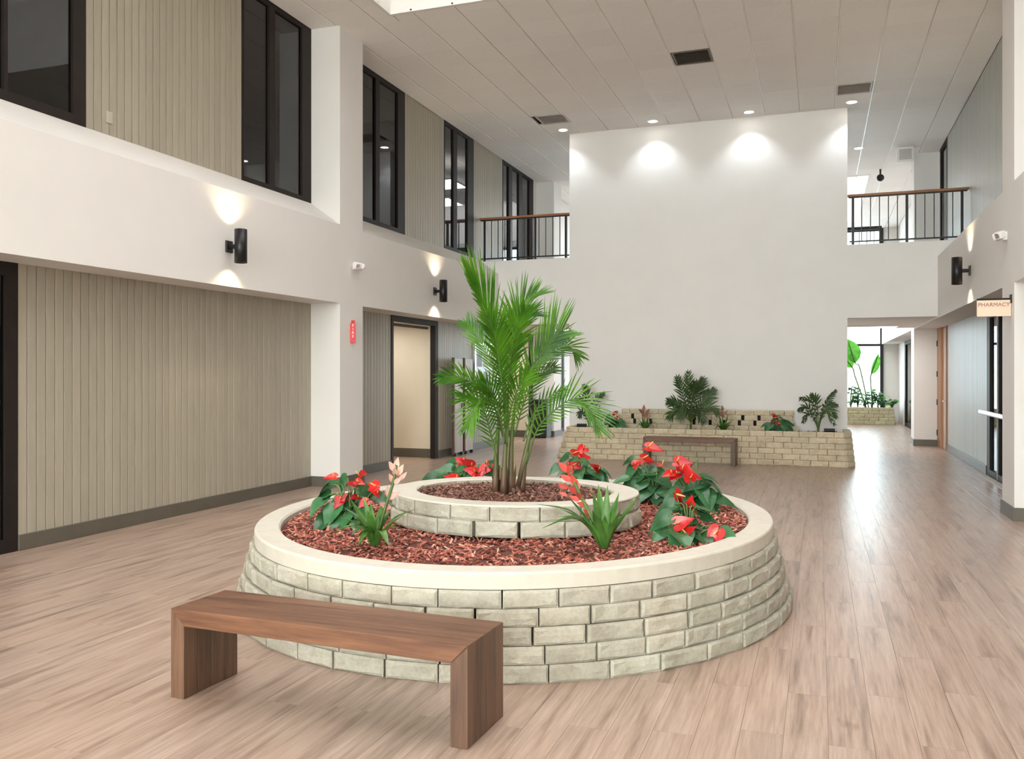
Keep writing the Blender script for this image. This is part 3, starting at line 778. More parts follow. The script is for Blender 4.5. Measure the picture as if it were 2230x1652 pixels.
# ---------------------------------------------------------------- stones
def stone_mesh(seed, L, Dp, Hh, m):
    r = random.Random(seed); v = []; f = []
    XS = (0, .045, .27, .5, .73, .955, 1); ZS_ = (0, .15, .5, .85, 1); nx_, nz_ = 6, 4
    for j in range(nz_+1):
        for i in range(nx_+1):
            x = -L/2+L*XS[i]; z = Hh*ZS_[j]
            inn = (0 if i in (0, nx_) else 1)*(0 if j in (0, nz_) else 1)
            out = inn*(.0095+r.uniform(-.0045, .0045)) + (1-inn)*r.uniform(-.0012, .0012)
            if 1 < i < nx_-1: x += r.uniform(-.012, .012)
            if 0 < i < nx_: z += 0 if j in (0, nz_) else r.uniform(-.005, .005)
            v.append((x*.996, -out, z))
    for j in range(nz_):
        for i in range(nx_):
            a = j*(nx_+1)+i
            f.append((a, a+1, a+nx_+2, a+nx_+1) if (i+j+seed) % 2 else (a+1, a+nx_+2, a+nx_+1, a))
    b0 = len(v); v += [(-L/2*.92, Dp, 0), (L/2*.92, Dp, 0), (L/2*.92, Dp, Hh), (-L/2*.92, Dp, Hh)]
    top = [nz_*(nx_+1)+i for i in range(nx_+1)]; bot = list(range(nx_+1))
    f.append(tuple(top+[b0+2, b0+3])); f.append(tuple(bot[::-1]+[b0, b0+1]))
    lf = [j*(nx_+1) for j in range(nz_+1)]; rt = [j*(nx_+1)+nx_ for j in range(nz_+1)]
    f.append(tuple(lf+[b0+3, b0])[::-1]); f.append(tuple(rt[::-1]+[b0+1, b0+2])[::-1]); f.append((b0+1, b0, b0+3, b0+2))
    me = mesh('stone', v, f, m); fix(me); return me
def stone_set(m, n, L, Dp, Hh, s0): return [stone_mesh(s0+k, L, Dp, Hh, m) for k in range(n)]
def ellipse_course(parent, meshes, cx, cy, rx, ry, z, L0, shift, rng, gaps=0.0):
    N = 720; pts = [(cx+rx*cos(2*pi*k/N), cy+ry*sin(2*pi*k/N)) for k in range(N+1)]
    s = [0]
    for k in range(N): s.append(s[-1]+math.dist(pts[k], pts[k+1]))
    tot = s[-1]; n = round(tot/L0)
    wts = [rng.uniform(.84, 1.16) for _ in range(n)]; sc = tot/sum(wts); a = shift*sc
    def at(d):
        d %= tot
        lo, hi = 0, N
        while hi-lo > 1:
            mid = (lo+hi)//2
            if s[mid] <= d: lo = mid
            else: hi = mid
        u = (d-s[lo])/(s[hi]-s[lo]); return pts[lo][0]+(pts[hi][0]-pts[lo][0])*u, pts[lo][1]+(pts[hi][1]-pts[lo][1])*u
    for wt in wts:
        b = a+wt*sc; p0, p1 = at(a), at(b)
        mx, my = (p0[0]+p1[0])/2, (p0[1]+p1[1])/2
        ang = atan2(p1[1]-p0[1], p1[0]-p0[0])
        ln = math.dist(p0, p1)-.006-(gaps if rng.random() < .2 else 0)
        link('stone', rng.choice(meshes), parent, (mx, my, z+rng.uniform(-.0015, .0015)), (rng.uniform(-.02, .02), 0, ang), (ln/.28, 1, 1))
        a = b
def ellipse_ring(cx, cy, rx, ry, wdt, z0, z1, bev=.012, n=96, rot=0):
    mb = MB(); prof = [(0, z0), (0, z1-bev), (-bev*.4, z1-bev*.3), (-bev, z1), (-wdt+bev, z1), (-wdt, z1-bev), (-wdt, z0)]
    v = []; f = []; k = len(prof)
    for i in range(n):
        a = 2*pi*i/n
        for d, z in prof: v.append((cx+(rx+d)*cos(a), cy+(ry+d)*sin(a), z))
    for i in range(n):
        for q in range(k): f.append((i*k+q, ((i+1) % n)*k+q, ((i+1) % n)*k+(q+1) % k, i*k+(q+1) % k))
    return mb.add(v, f)
def ellipse_disc(cx, cy, rx, ry, z, zb, n=72):
    v = [(cx+rx*cos(2*pi*i/n), cy+ry*sin(2*pi*i/n), zz) for zz in (zb, z) for i in range(n)]
    f = [(i, (i+1) % n, n+(i+1) % n, n+i) for i in range(n)]+[tuple(range(n))[::-1], tuple(range(n, 2*n))]
    return MB().add(v, f)
def chips(name, parent, m, inside, bounds, zf, count, rng, smin=.018, smax=.055):
    V = []; F = []
    while len(V) < count*8:
        x, y = rng.uniform(bounds[0], bounds[1]), rng.uniform(bounds[2], bounds[3])
        if not inside(x, y): continue
        l, w_, t = rng.uniform(smin, smax)/2, rng.uniform(.006, .016)/2, rng.uniform(.003, .008)/2
        mt = Matrix.Translation((x, y, zf(x, y)+rng.uniform(0, .016))) @ Matrix.Rotation(rng.uniform(0, pi), 4, 'Z') @ Matrix.Rotation(rng.gauss(0, .38), 4, 'Y') @ Matrix.Rotation(rng.gauss(0, .4), 4, 'X')
        k = len(V)
        V += [mt @ Vector(c) for c in ((-l, -w_, -t), (l*.9, -w_*.8, -t), (l, w_, -t), (-l*.8, w_, -t), (-l*.9, -w_, t), (l, -w_, t), (l*.85, w_*.7, t), (-l, w_*.9, t))]
        F += [tuple(i+k for i in q) for q in ((0, 3, 2, 1), (4, 5, 6, 7), (0, 1, 5, 4), (1, 2, 6, 5), (2, 3, 7, 6), (3, 0, 4, 7))]
    return link(name, mesh(name, V, F, m), parent, kind='stuff')

# round planter: five courses of split stone under a smooth cap
rng = random.Random(5)
rp = thing('round_planter', 'large oval stone planter with smooth pale cap in the middle of the hall', 'planter')
stones = stone_set(M['stone'], 14, .28, .11, .0902, 100)
BC, BR = (-2.095, 6.06), (1.925, 2.09); TC, TR = (-2.07, 6.06), (1.79, 2.06)
for k in range(5):
    t = k/4.6
    ellipse_course(rp, stones, BC[0]+(TC[0]-BC[0])*t, BC[1], BR[0]+(TR[0]-BR[0])*t, BR[1]+(TR[1]-BR[1])*t, k*.0925, .285, .5*(k % 2)+rng.uniform(-.15, .15), rng, .012)
ellipse_disc(-2.07, 6.06, 1.69, 1.95, .455, .005).obj('fill_core', M['dark'], rp)
ellipse_ring(TC[0], TC[1], TR[0]-.005, TR[1]-.005, .165, .4635, .550).obj('cap', M['cap'], rp, smooth=False)
rc, rr = (-2.00, 5.72), (.87, .76)
def mz(x, y):
    e = sqrt(((x-TC[0])/1.60)**2+((y-TC[1])/1.88)**2); return .512+.035*max(0, 1-e)+.006*sin(9*x)*cos(7*y)
v = []; f = []
NR, NA = 8, 64
for i in range(NR+1):
    for a in range(NA):
        x, y = TC[0]+1.62*i/NR*cos(2*pi*a/NA), TC[1]+1.89*i/NR*sin(2*pi*a/NA); v.append((x, y, mz(x, y)))
for i in range(NR):
    for a in range(NA): f.append((i*NA+a, i*NA+(a+1) % NA, (i+1)*NA+(a+1) % NA, (i+1)*NA+a))
MB().add(v, f).obj('soil', M['soil'], rp)
def in_bed(x, y):
    e = ((x-TC[0])/1.60)**2+((y-TC[1])/1.87)**2; q = ((x-rc[0])/.80)**2+((y-rc[1])/.70)**2
    return e < 1 and q > 1
chips('mulch', rp, M['mulch'], in_bed, (-3.7, -.4, 4.1, 8.0), mz, 9500, rng)
# inner raised ring
ir = thing('inner_planter_ring', 'low inner stone ring holding the palm inside the round planter', 'planter', (0, 0, 0))
st2 = stone_set(M['stone'], 8, .28, .17, .096, 300)
ellipse_course(ir, st2, rc[0], rc[1], rr[0]+.005, rr[1]+.005, .548, .27, .2, rng, .03)
ellipse_course(ir, st2, rc[0], rc[1], rr[0]-.005, rr[1]-.005, .646, .27, .7, rng, .0)
ellipse_disc(rc[0], rc[1], rr[0]-.10, rr[1]-.10, .705, .55).obj('soil', M['soil'], ir)
chips('mulch', ir, M['mulch_in'], lambda x, y: ((x-rc[0])/(rr[0]-.16))**2+((y-rc[1])/(rr[1]-.16))**2 < 1, (-3, -1, 4.8, 6.7), lambda x, y: .708, 2600, rng)
v, f = ellipse_ring(rc[0], rc[1], rr[0]-.004, rr[1]-.004, .17, .735, .747, .006).v, ellipse_ring(rc[0], rc[1], rr[0]-.004, rr[1]-.004, .17, .735, .747, .006).f
MB().add(v, f).obj('cap', M['cap'], ir)

# long planter under the feature wall
bp = thing('back_planter', 'long tan stone planter under the white feature wall', 'planter')
stb = stone_set(M['stone_b'], 10, .28, .11, .0925, 500)
def straight(parent, ms, p0, p1, z, L0, shift, rng, gap=.004, wide=None):
    d = math.dist(p0, p1); n = max(1, round(d/L0)); ang = atan2(p1[1]-p0[1], p1[0]-p0[0]); u = ((p1[0]-p0[0])/d, (p1[1]-p0[1])/d)
    cuts = [0]+[d/n*(k+shift) for k in range(n) if 0.05 < k+shift]+[d]
    cuts = sorted(set(round(min(c, d), 4) for c in cuts))
    cuts = [cuts[0]]+[c+rng.uniform(-.02, .02) for c in cuts[1:-1]]+[cuts[-1]]
    for a, b in zip(cuts, cuts[1:]):
        if b-a < .04: continue
        g = gap+(wide if wide and rng.random() < .55 else 0)
        m_ = (a+b-(g-gap))/2
        link('stone', rng.choice(ms), parent, (p0[0]+u[0]*m_, p0[1]+u[1]*m_, z), (0, 0, ang), ((b-a-g)/.28, 1, 1))
for k in range(6):
    t = k/5; bx0, bx1, by = -4.57+.13*t, .57-.05*t, 15.40+.15*t
    straight(bp, stb, (bx0+.12, by), (bx1-.12, by), k*.095, .285, .5*(k % 2), rng)
    straight(bp, stb, (bx0, 16.62), (bx0, by+.12), k*.095, .285, .5*(k % 2), rng)
    straight(bp, stb, (bx1, by+.12), (bx1, 16.62), k*.095, .285, .5*(k % 2), rng)
    straight(bp, stb, (bx0, by+.12), (bx0+.12, by), k*.095, .2, 0, rng); straight(bp, stb, (bx1-.12, by), (bx1, by+.12), k*.095, .2, 0, rng)
MB().box(-4.32, .36, 15.70, 16.64, .005, .47).obj('fill_core', M['dark'], bp)
MB().box(-4.30, .35, 15.66, 16.64, .471, .505).obj('soil', M['soil'], bp)
chips('mulch', bp, M['mulch_in'], lambda x, y: True, (-4.28, .33, 15.68, 16.62), lambda x, y: .508, 1400, rng)
for k in range(4):
    straight(bp, stb, (-3.75+.06*k, 16.42+.015*k), (-.33-.03*k, 16.42+.015*k), .508+k*.095, .285, .5*(k % 2), rng, .004, .05 if k in (1, 2) else None)
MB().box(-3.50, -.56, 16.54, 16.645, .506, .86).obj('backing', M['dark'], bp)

# far planter by the window
fp = thing('far_planter', 'olive stone planter in front of the far window', 'planter')
stf = stone_set(M['stone_f'], 6, .28, .11, .102, 700)
for k in range(5):
    straight(fp, stf, (-5.9, 28.75+.02*k), (2.2-.01*k, 28.75+.02*k), k*.104, .285, .5*(k % 2), rng)
    straight(fp, stf, (2.2-.01*k, 28.75+.02*k), (2.2-.01*k, 30.6), k*.104, .285, .5*(k % 2), rng)
MB().box(-5.9, 2.08, 28.9, 30.6, .005, .47).obj('soil', M['soil'], fp)

# uplights in the back planter
for x, lab in ((-4.21, 'small black uplight at the left end of the back planter'), (.18, 'small black uplight at the right end of the back planter')):
    o = thing('uplight', lab, 'uplight', (x, 15.9, .515), group='black planter uplights')
    MB().cyl((0, 0, 0), (0, 0, .05), .025, n=12).obj('stake', M['black'], o)
    MB().cyl((-.09, 0, .065), (.09, 0, .065), .034, n=14).obj('lamp_head', M['black'], o)

# ---------------------------------------------------------------- plants
FRONDS = [{"p":[[-2.075,5.722,1.273],[-2.066,5.641,1.626],[-2.111,5.561,1.902],[-2.163,5.49,2.061],[-2.223,5.437,2.195]],"n":44,"L":0.434,"a0":32,"a1":8,"s":[0.36,1.05]},{"p":[[-2.1,5.926,1.397],[-2.104,5.977,1.697],[-2.108,6.029,1.935],[-2.063,6.087,2.073],[-1.995,6.175,2.147]],"n":26,"L":0.306,"a0":38,"a1":22,"s":[1,1]},{"p":[[-2.02,5.636,1.278],[-1.978,5.545,1.5],[-1.921,5.458,1.685],[-1.854,5.376,1.848],[-1.798,5.343,1.949]],"n":36,"L":0.338,"a0":36,"a1":18,"s":[1,1]},{"p":[[-2.088,5.665,1.323],[-2.089,5.505,1.413],[-2.14,5.381,1.477],[-2.236,5.294,1.532],[-2.324,5.21,1.526]],"n":24,"L":0.177,"a0":42,"a1":25,"s":[1,1]},{"p":[[-2.05,5.625,1.12],[-2.048,5.467,1.316],[-2.07,5.353,1.392],[-2.096,5.238,1.341],[-2.116,5.178,1.222]],"n":22,"L":0.257,"a0":38,"a1":20,"s":[1,0.9]},{"p":[[-1.93,5.774,0.919],[-1.842,5.752,1.164],[-1.713,5.744,1.3],[-1.582,5.769,1.38],[-1.474,5.775,1.305],[-1.42,5.794,1.186]],"n":28,"L":0.257,"a0":50,"a1":22,"s":[1.1,0.7]},{"p":[[-1.984,5.754,1.306],[-1.921,5.83,1.576],[-1.838,5.891,1.71],[-1.776,5.934,1.799],[-1.733,5.97,1.845]],"n":34,"L":0.402,"a0":46,"a1":24,"s":[1.05,0.6]},{"p":[[-2.035,5.842,1.334],[-1.974,5.97,1.547],[-1.878,6.11,1.699],[-1.758,6.205,1.761],[-1.694,6.281,1.684]],"n":24,"L":0.209,"a0":45,"a1":30,"s":[1,1]},{"p":[[-2.145,5.857,1.299],[-2.26,5.975,1.597],[-2.383,6.038,1.804],[-2.489,6.053,1.927]],"n":22,"L":0.225,"a0":40,"a1":25,"s":[1,1]},{"p":[[-2.1,5.66,0.893],[-2.118,5.58,1.121],[-2.138,5.509,1.282],[-2.177,5.474,1.376],[-2.223,5.437,1.401]],"n":22,"L":0.273,"a0":36,"a1":25,"s":[1.2,0.9]},{"p":[[-1.98,5.862,1.073],[-1.949,5.979,1.248],[-1.864,6.062,1.369],[-1.77,6.148,1.428]],"n":12,"L":0.145,"a0":42,"a1":25,"s":[1,1]},{"p":[[-2.001,5.536,1.345],[-1.985,5.383,1.592],[-1.972,5.281,1.77],[-2.005,5.217,1.916]],"n":32,"L":0.306,"a0":36,"a1":20,"s":[0.8,1]},{"p":[[-2.023,5.635,1.056],[-1.972,5.547,1.282],[-1.892,5.469,1.44],[-1.807,5.446,1.556]],"n":20,"L":0.257,"a0":38,"a1":22,"s":[1,1]},{"p":[[-2.042,5.649,1.071],[-2.03,5.505,1.268],[-2.041,5.395,1.425],[-2.09,5.335,1.496]],"n":20,"L":0.241,"a0":38,"a1":24,"s":[1,1]},{"p":[[-2.042,5.84,1.105],[-2.012,5.957,1.331],[-1.955,6.083,1.523],[-1.855,6.171,1.598]],"n":18,"L":0.209,"a0":42,"a1":26,"s":[1,1]},{"p":[[-2.086,5.771,1.174],[-2.126,5.863,1.431],[-2.125,5.917,1.696],[-2.066,5.991,1.932],[-1.974,6.055,2.001]],"n":26,"L":0.29,"a0":38,"a1":24,"s":[1,1]}]
CANES = [[[-2.136,5.701,0.717],[-2.124,5.705,1.048],[-2.1,5.714,1.338]],[[-2.064,5.673,0.72],[-2.052,5.677,1.004],[-2.034,5.684,1.339]],[[-2.039,5.756,0.711],[-2.037,5.768,1.078],[-2.013,5.797,1.401]],[[-1.97,5.791,0.722],[-1.948,5.788,0.901],[-1.918,5.778,1.0]],[[-2.139,5.784,0.716],[-2.147,5.75,0.947],[-2.118,5.707,1.112]],[[-2.017,5.849,0.719],[-1.955,5.892,1.071],[-1.934,5.984,1.264]]]
ANTH = [{"b":[-2.986,5.163,0.54],"L":[[-3.203,5.238,0.763,0.16],[-3.089,5.247,0.783,0.141],[-3.058,5.134,0.664,0.173],[-3.102,5.017,0.563,0.188],[-3.003,5.014,0.533,0.17],[-2.921,5.08,0.542,0.171],[-3.005,5.195,0.705,0.147],[-2.896,5.251,0.743,0.147],[-2.819,5.305,0.699,0.141],[-3.174,5.064,0.668,0.145],[-2.867,5.137,0.612,0.154],[-3.06,5.05,0.615,0.171],[-3.208,5.176,0.72,0.127]],"F":[[-3.152,5.202,0.845,0.102],[-2.955,5.281,0.86,0.118],[-2.99,5.219,0.796,0.117],[-2.882,5.278,0.778,0.125],[-2.943,5.23,0.813,0.086],[-2.951,5.181,0.716,0.101],[-2.863,5.149,0.687,0.107],[-3.042,5.125,0.688,0.116],[-3.01,5.155,0.71,0.093],[-2.845,5.256,0.751,0.086]]},{"b":[-3.147,7.45,0.54],"L":[[-3.358,7.299,0.594,0.218],[-3.299,7.426,0.634,0.221],[-3.295,7.523,0.68,0.165],[-3.107,7.443,0.631,0.248],[-2.907,7.541,0.628,0.182],[-2.824,7.624,0.665,0.173],[-3.37,7.226,0.577,0.188],[-3.151,7.351,0.576,0.189],[-2.974,7.421,0.587,0.189]],"F":[[-3.209,7.597,0.719,0.185],[-3.122,7.591,0.705,0.162],[-3.03,7.457,0.653,0.149],[-2.924,7.49,0.654,0.159],[-2.935,7.447,0.611,0.127],[-2.917,7.663,0.71,0.13],[-3.149,7.294,0.603,0.157],[-2.826,7.567,0.671,0.107]]},{"b":[-1.98,7.45,0.54],"L":[[-2.166,7.509,0.783,0.148],[-2.085,7.447,0.751,0.155],[-1.967,7.321,0.687,0.188],[-1.88,7.415,0.696,0.189],[-1.814,7.398,0.685,0.162],[-2.091,7.322,0.702,0.153],[-1.762,7.421,0.708,0.144],[-1.929,7.495,0.751,0.128],[-2.175,7.321,0.72,0.135]],"F":[[-2.033,7.649,0.858,0.146],[-2.05,7.583,0.821,0.135],[-1.974,7.536,0.795,0.154],[-1.998,7.36,0.742,0.111],[-1.836,7.405,0.731,0.12],[-2.052,7.389,0.749,0.101]]},{"b":[-1.232,6.907,0.54],"L":[[-1.421,6.869,0.756,0.189],[-1.35,6.925,0.735,0.19],[-1.382,6.828,0.682,0.18],[-1.305,6.924,0.762,0.173],[-1.181,6.927,0.723,0.213],[-1.25,6.905,0.664,0.189],[-1.321,6.796,0.594,0.211],[-1.191,6.779,0.578,0.209],[-1.45,6.938,0.848,0.1],[-1.121,6.828,0.61,0.185],[-1.381,6.787,0.629,0.162],[-1.49,6.81,0.705,0.139]],"F":[[-1.259,7.035,0.946,0.168],[-1.358,6.89,0.837,0.11],[-1.299,6.97,0.861,0.13],[-1.196,6.972,0.817,0.129]]},{"b":[-0.874,6.655,0.54],"L":[[-0.897,6.647,0.717,0.249],[-0.989,6.617,0.689,0.171],[-0.78,6.579,0.624,0.207],[-0.739,6.694,0.704,0.194],[-0.681,6.655,0.608,0.2],[-1.043,6.462,0.59,0.175],[-0.909,6.534,0.634,0.161],[-0.911,6.803,0.861,0.087],[-0.778,6.739,0.76,0.133],[-0.817,6.607,0.67,0.169]],"F":[[-0.979,6.687,0.88,0.149],[-0.993,6.642,0.825,0.131],[-0.919,6.611,0.803,0.138],[-1.066,6.561,0.796,0.112],[-1.027,6.594,0.78,0.121],[-0.887,6.653,0.772,0.122],[-0.949,6.654,0.843,0.105]]},{"b":[-0.755,5.426,0.54],"L":[[-0.92,5.367,0.639,0.159],[-0.903,5.465,0.711,0.149],[-0.803,5.277,0.508,0.192],[-0.703,5.46,0.608,0.178],[-0.645,5.346,0.533,0.156],[-0.516,5.478,0.565,0.114],[-0.773,5.555,0.699,0.137],[-0.697,5.545,0.704,0.136],[-0.925,5.328,0.561,0.126],[-0.796,5.521,0.665,0.136],[-0.736,5.33,0.525,0.131],[-0.644,5.551,0.697,0.129]],"F":[[-0.827,5.534,0.76,0.131],[-0.757,5.524,0.742,0.101],[-0.781,5.359,0.646,0.133],[-0.735,5.323,0.598,0.111],[-0.603,5.386,0.562,0.147]]},{"b":[-3.602,15.95,0.5],"L":[[-3.779,15.881,0.598,0.211],[-3.709,15.957,0.681,0.173],[-3.589,16.007,0.637,0.231],[-3.454,15.991,0.589,0.231],[-3.731,15.788,0.518,0.191],[-3.46,15.819,0.522,0.209],[-3.584,15.793,0.53,0.229],[-3.753,16.032,0.737,0.155]],"F":[[-3.632,16.079,0.78,0.13],[-3.58,16.046,0.722,0.129],[-3.614,16.12,0.83,0.108]]},{"b":[-0.701,15.95,0.5],"L":[[-0.833,15.816,0.618,0.198],[-0.765,16.012,0.673,0.182],[-0.569,16.159,0.726,0.237],[-0.531,15.954,0.633,0.252],[-0.619,15.845,0.573,0.215],[-0.771,15.807,0.572,0.197],[-0.512,16.063,0.676,0.2],[-0.87,15.92,0.66,0.163]],"F":[[-0.749,16.17,0.813,0.143],[-0.707,16.107,0.759,0.143],[-0.734,15.995,0.707,0.142],[-0.644,15.899,0.658,0.121]]}]
BROM = [{"b":[-2.474,4.575,0.54],"T":[[-2.647,4.46,0.714],[-2.663,4.614,0.8],[-2.548,4.655,0.781],[-2.504,4.723,0.765],[-2.31,4.633,0.719],[-2.289,4.746,0.736],[-2.303,4.423,0.574],[-2.62,4.364,0.643],[-2.477,4.308,0.643],[-2.285,4.535,0.656],[-2.639,4.728,0.8],[-2.479,4.785,0.715],[-2.694,4.603,0.745],[-2.466,4.472,0.762],[-2.456,4.348,0.578]],"S":[[-2.453,4.582,0.638],[-2.407,4.598,0.787],[-2.371,4.611,0.909],[-2.353,4.617,1.012]],"B":[[-2.351,4.618,1.023,0.081],[-2.37,4.59,1.009,0.081],[-2.33,4.625,0.985,0.081],[-2.347,4.588,0.978,0.081],[-2.324,4.649,0.945,0.071],[-2.381,4.607,0.936,0.071],[-2.336,4.602,0.923,0.071],[-2.397,4.602,0.855,0.081],[-2.366,4.613,0.833,0.081],[-2.417,4.595,0.773,0.092]]},{"b":[-1.177,4.945,0.54],"T":[[-1.537,4.765,0.801],[-1.477,4.681,0.676],[-1.43,4.909,0.757],[-1.408,4.97,0.831],[-1.264,5.021,0.858],[-1.243,5.081,0.89],[-1.184,5.07,0.888],[-1.115,5.073,0.847],[-0.985,5.066,0.848],[-1.018,5.001,0.791],[-1.058,4.86,0.778],[-1.203,4.777,0.783],[-1.284,4.801,0.749],[-1.171,5.16,0.769],[-1.479,4.998,0.694]],"S":[[-1.222,4.983,0.603],[-1.278,4.963,0.751],[-1.334,4.943,0.873],[-1.384,4.925,1.0]],"B":[[-1.415,4.914,1.005,0.091],[-1.374,4.908,0.986,0.091],[-1.4,4.92,0.94,0.086],[-1.354,4.915,0.932,0.086],[-1.42,4.913,0.892,0.069],[-1.339,4.941,0.902,0.08],[-1.359,4.913,0.873,0.08],[-1.318,4.927,0.835,0.08],[-1.354,4.936,0.821,0.069],[-1.308,4.952,0.784,0.08],[-1.415,4.914,0.846,0.053],[-1.28,4.951,0.737,0.08]]},{"b":[-3.015,15.95,0.5],"T":[[-3.191,15.888,0.693],[-3.171,16.001,0.748],[-3.09,16.03,0.773],[-2.978,16.069,0.773],[-2.879,15.998,0.753],[-2.798,15.921,0.674],[-3.211,15.775,0.615],[-3.057,15.723,0.679],[-2.899,15.779,0.679],[-3.136,15.695,0.579],[-2.812,15.81,0.579]],"S":[[-3.015,15.95,0.566],[-3.031,15.944,0.778],[-3.039,15.942,0.905]],"B":[[-3.039,15.942,0.922,0.136],[-3.087,15.925,0.863,0.136],[-2.975,15.964,0.855,0.136],[-3.055,15.936,0.804,0.136],[-2.991,15.958,0.787,0.136]]},{"b":[-1.607,15.95,0.5],"T":[[-1.84,15.868,0.718],[-1.797,15.989,0.796],[-1.696,16.025,0.837],[-1.539,16.08,0.821],[-1.444,16.007,0.776],[-1.358,15.932,0.806],[-1.805,15.774,0.617],[-1.663,15.718,0.729],[-1.487,15.78,0.705],[-1.74,15.691,0.558],[-1.38,15.818,0.607]],"S":[[-1.607,15.95,0.578],[-1.623,15.945,0.801],[-1.623,15.945,0.941]],"B":[[-1.623,15.945,0.941,0.115],[-1.669,15.928,0.875,0.115],[-1.568,15.964,0.858,0.115],[-1.631,15.942,0.809,0.115]]}]
SP = [{"b":[-4.117,16.1,0.5],"fr":[{"p":[[-4.117,16.1,0.579],[-4.126,16.097,0.885],[-4.159,16.085,1.148],[-4.192,16.074,1.305]],"n":10,"L":0.227},{"p":[[-4.117,16.1,0.579],[-4.072,16.169,0.883],[-4.001,16.247,1.075],[-3.902,16.282,1.163]],"n":9,"L":0.175},{"p":[[-4.117,16.1,0.579],[-4.163,16.031,0.931],[-4.216,15.959,1.08],[-4.298,15.93,1.063]],"n":9,"L":0.175},{"p":[[-4.109,16.103,0.623],[-4.002,16.035,0.759],[-3.925,16.009,0.848],[-3.88,15.972,0.677]],"n":9,"L":0.192},{"p":[[-4.126,16.097,0.579],[-4.209,16.174,0.749],[-4.288,16.167,0.836],[-4.322,16.155,0.748]],"n":8,"L":0.157}]},{"b":[-2.199,16.05,0.5],"fr":[{"p":[[-2.199,16.05,0.661],[-2.214,16.098,0.995],[-2.238,16.089,1.289],[-2.253,16.084,1.542]],"n":12,"L":0.285},{"p":[[-2.199,16.05,0.661],[-2.149,16.174,0.993],[-2.069,16.202,1.246],[-2.006,16.224,1.432]],"n":12,"L":0.285},{"p":[[-2.199,16.05,0.661],[-2.057,16.1,0.955],[-1.93,16.145,1.122],[-1.819,16.184,1.248]],"n":12,"L":0.268},{"p":[[-2.199,16.05,0.661],[-2.02,16.007,0.875],[-1.857,16.012,0.96],[-1.734,16.002,0.871]],"n":12,"L":0.285},{"p":[[-2.199,16.05,0.661],[-2.308,16.117,0.993],[-2.372,16.095,1.263],[-2.436,16.073,1.457]],"n":12,"L":0.285},{"p":[[-2.199,16.05,0.661],[-2.325,16.005,0.913],[-2.452,15.961,1.013],[-2.563,15.922,1.047]],"n":12,"L":0.252},{"p":[[-2.199,16.05,0.661],[-2.327,15.899,0.833],[-2.445,15.804,0.877],[-2.53,15.721,0.772]],"n":12,"L":0.252},{"p":[[-2.199,16.05,0.661],[-2.109,15.87,0.879],[-2.033,15.79,0.925],[-1.949,15.767,0.722]],"n":12,"L":0.268},{"p":[[-2.199,16.05,0.661],[-2.218,15.831,0.921],[-2.266,15.708,0.966],[-2.336,15.631,0.804]],"n":12,"L":0.268},{"p":[[-2.199,16.05,0.661],[-2.169,15.954,1.083],[-2.131,15.915,1.251],[-2.093,15.875,1.376]],"n":12,"L":0.285}]},{"b":[-0.0,16.0,0.5],"fr":[{"p":[[-0.015,15.995,0.625],[-0.053,15.981,0.944],[-0.135,15.952,1.103],[-0.271,15.905,1.119]],"n":9,"L":0.16},{"p":[[-0.0,16.0,0.625],[0.075,16.027,0.944],[0.181,16.064,1.119],[0.271,16.095,1.247]],"n":10,"L":0.128},{"p":[[-0.0,16.0,0.625],[0.098,16.034,0.904],[0.196,16.069,0.944],[0.271,16.095,0.824]],"n":9,"L":0.16},{"p":[[-0.015,15.995,0.625],[-0.09,15.968,0.864],[-0.196,15.931,0.984],[-0.301,15.894,0.928]],"n":9,"L":0.16},{"p":[[-0.0,16.0,0.625],[-0.015,16.101,0.98],[-0.045,16.09,1.116],[-0.106,16.069,1.165]],"n":9,"L":0.175},{"p":[[0.008,16.003,0.625],[0.121,16.149,0.98],[0.197,16.175,1.02],[0.288,16.207,1.004]],"n":9,"L":0.128},{"p":[[-0.015,15.995,0.625],[-0.104,15.804,0.831],[-0.178,15.725,0.873],[-0.238,15.704,0.755]],"n":8,"L":0.144},{"p":[[0.015,16.005,0.625],[0.06,15.862,0.871],[0.134,15.835,0.913],[0.238,15.872,0.716]],"n":8,"L":0.16}]}]
FAR = {"big":[[[1.4,29.4,0.772],[1.226,29.4,1.752],[1.091,29.4,1.897],[0.902,29.4,2.55],0.62],[[1.666,29.4,0.774],[1.546,29.4,1.32],[1.56,29.4,1.536],[1.746,29.4,2.095],0.3],[[1.23,29.5,0.768],[1.095,29.5,1.463],[1.014,29.5,1.753],[0.66,29.5,2.192],0.5]],"low":[[0.95,29.2,0.543],[1.164,29.2,0.545],[1.377,29.2,0.548],[1.562,29.2,0.55],[1.747,29.2,0.553],[1.931,29.2,0.555],[2.14,29.2,0.557]]}
UP = Vector((0, 0, 1)); TOCAM = Vector((sin(YAW), -cos(YAW), 0)); RIGHT = Vector((cos(YAW), sin(YAW), 0))
HR = [(-.24, .15), (-.16, .34), (0, .43), (.18, .43), (.38, .36), (.58, .25), (.78, .13), (.92, .045), (1.0, .004)]
def heart(L, fold=.28, droop=.3, wid=1.0, wave=0):
    v = []; f = []
    for j, (y, w_) in enumerate(HR):
        for i, u in enumerate((-1, -.55, 0, .55, 1)):
            x = u*w_*wid
            yy = y
            if y < 0 and i == 2: yy = 0.02*j
            if y < 0 and i in (1, 3): yy = y*.8
            v.append((x*L, yy*L, (abs(x)*fold-droop*max(0, yy)**2+wave*sin(6*yy+3*u)*.02)*L))
    for j in range(len(HR)-1):
        for i in range(4): a = j*5+i; f.append((a, a+1, a+6, a+5))
    return v, f
def frame(d, nrm):
    y = d.normalized(); x = y.cross(nrm)
    if x.length < 1e-3: x = y.cross(Vector((1, 0, .1)))
    x.normalize(); z = x.cross(y); return Matrix((x, y, z)).transposed()
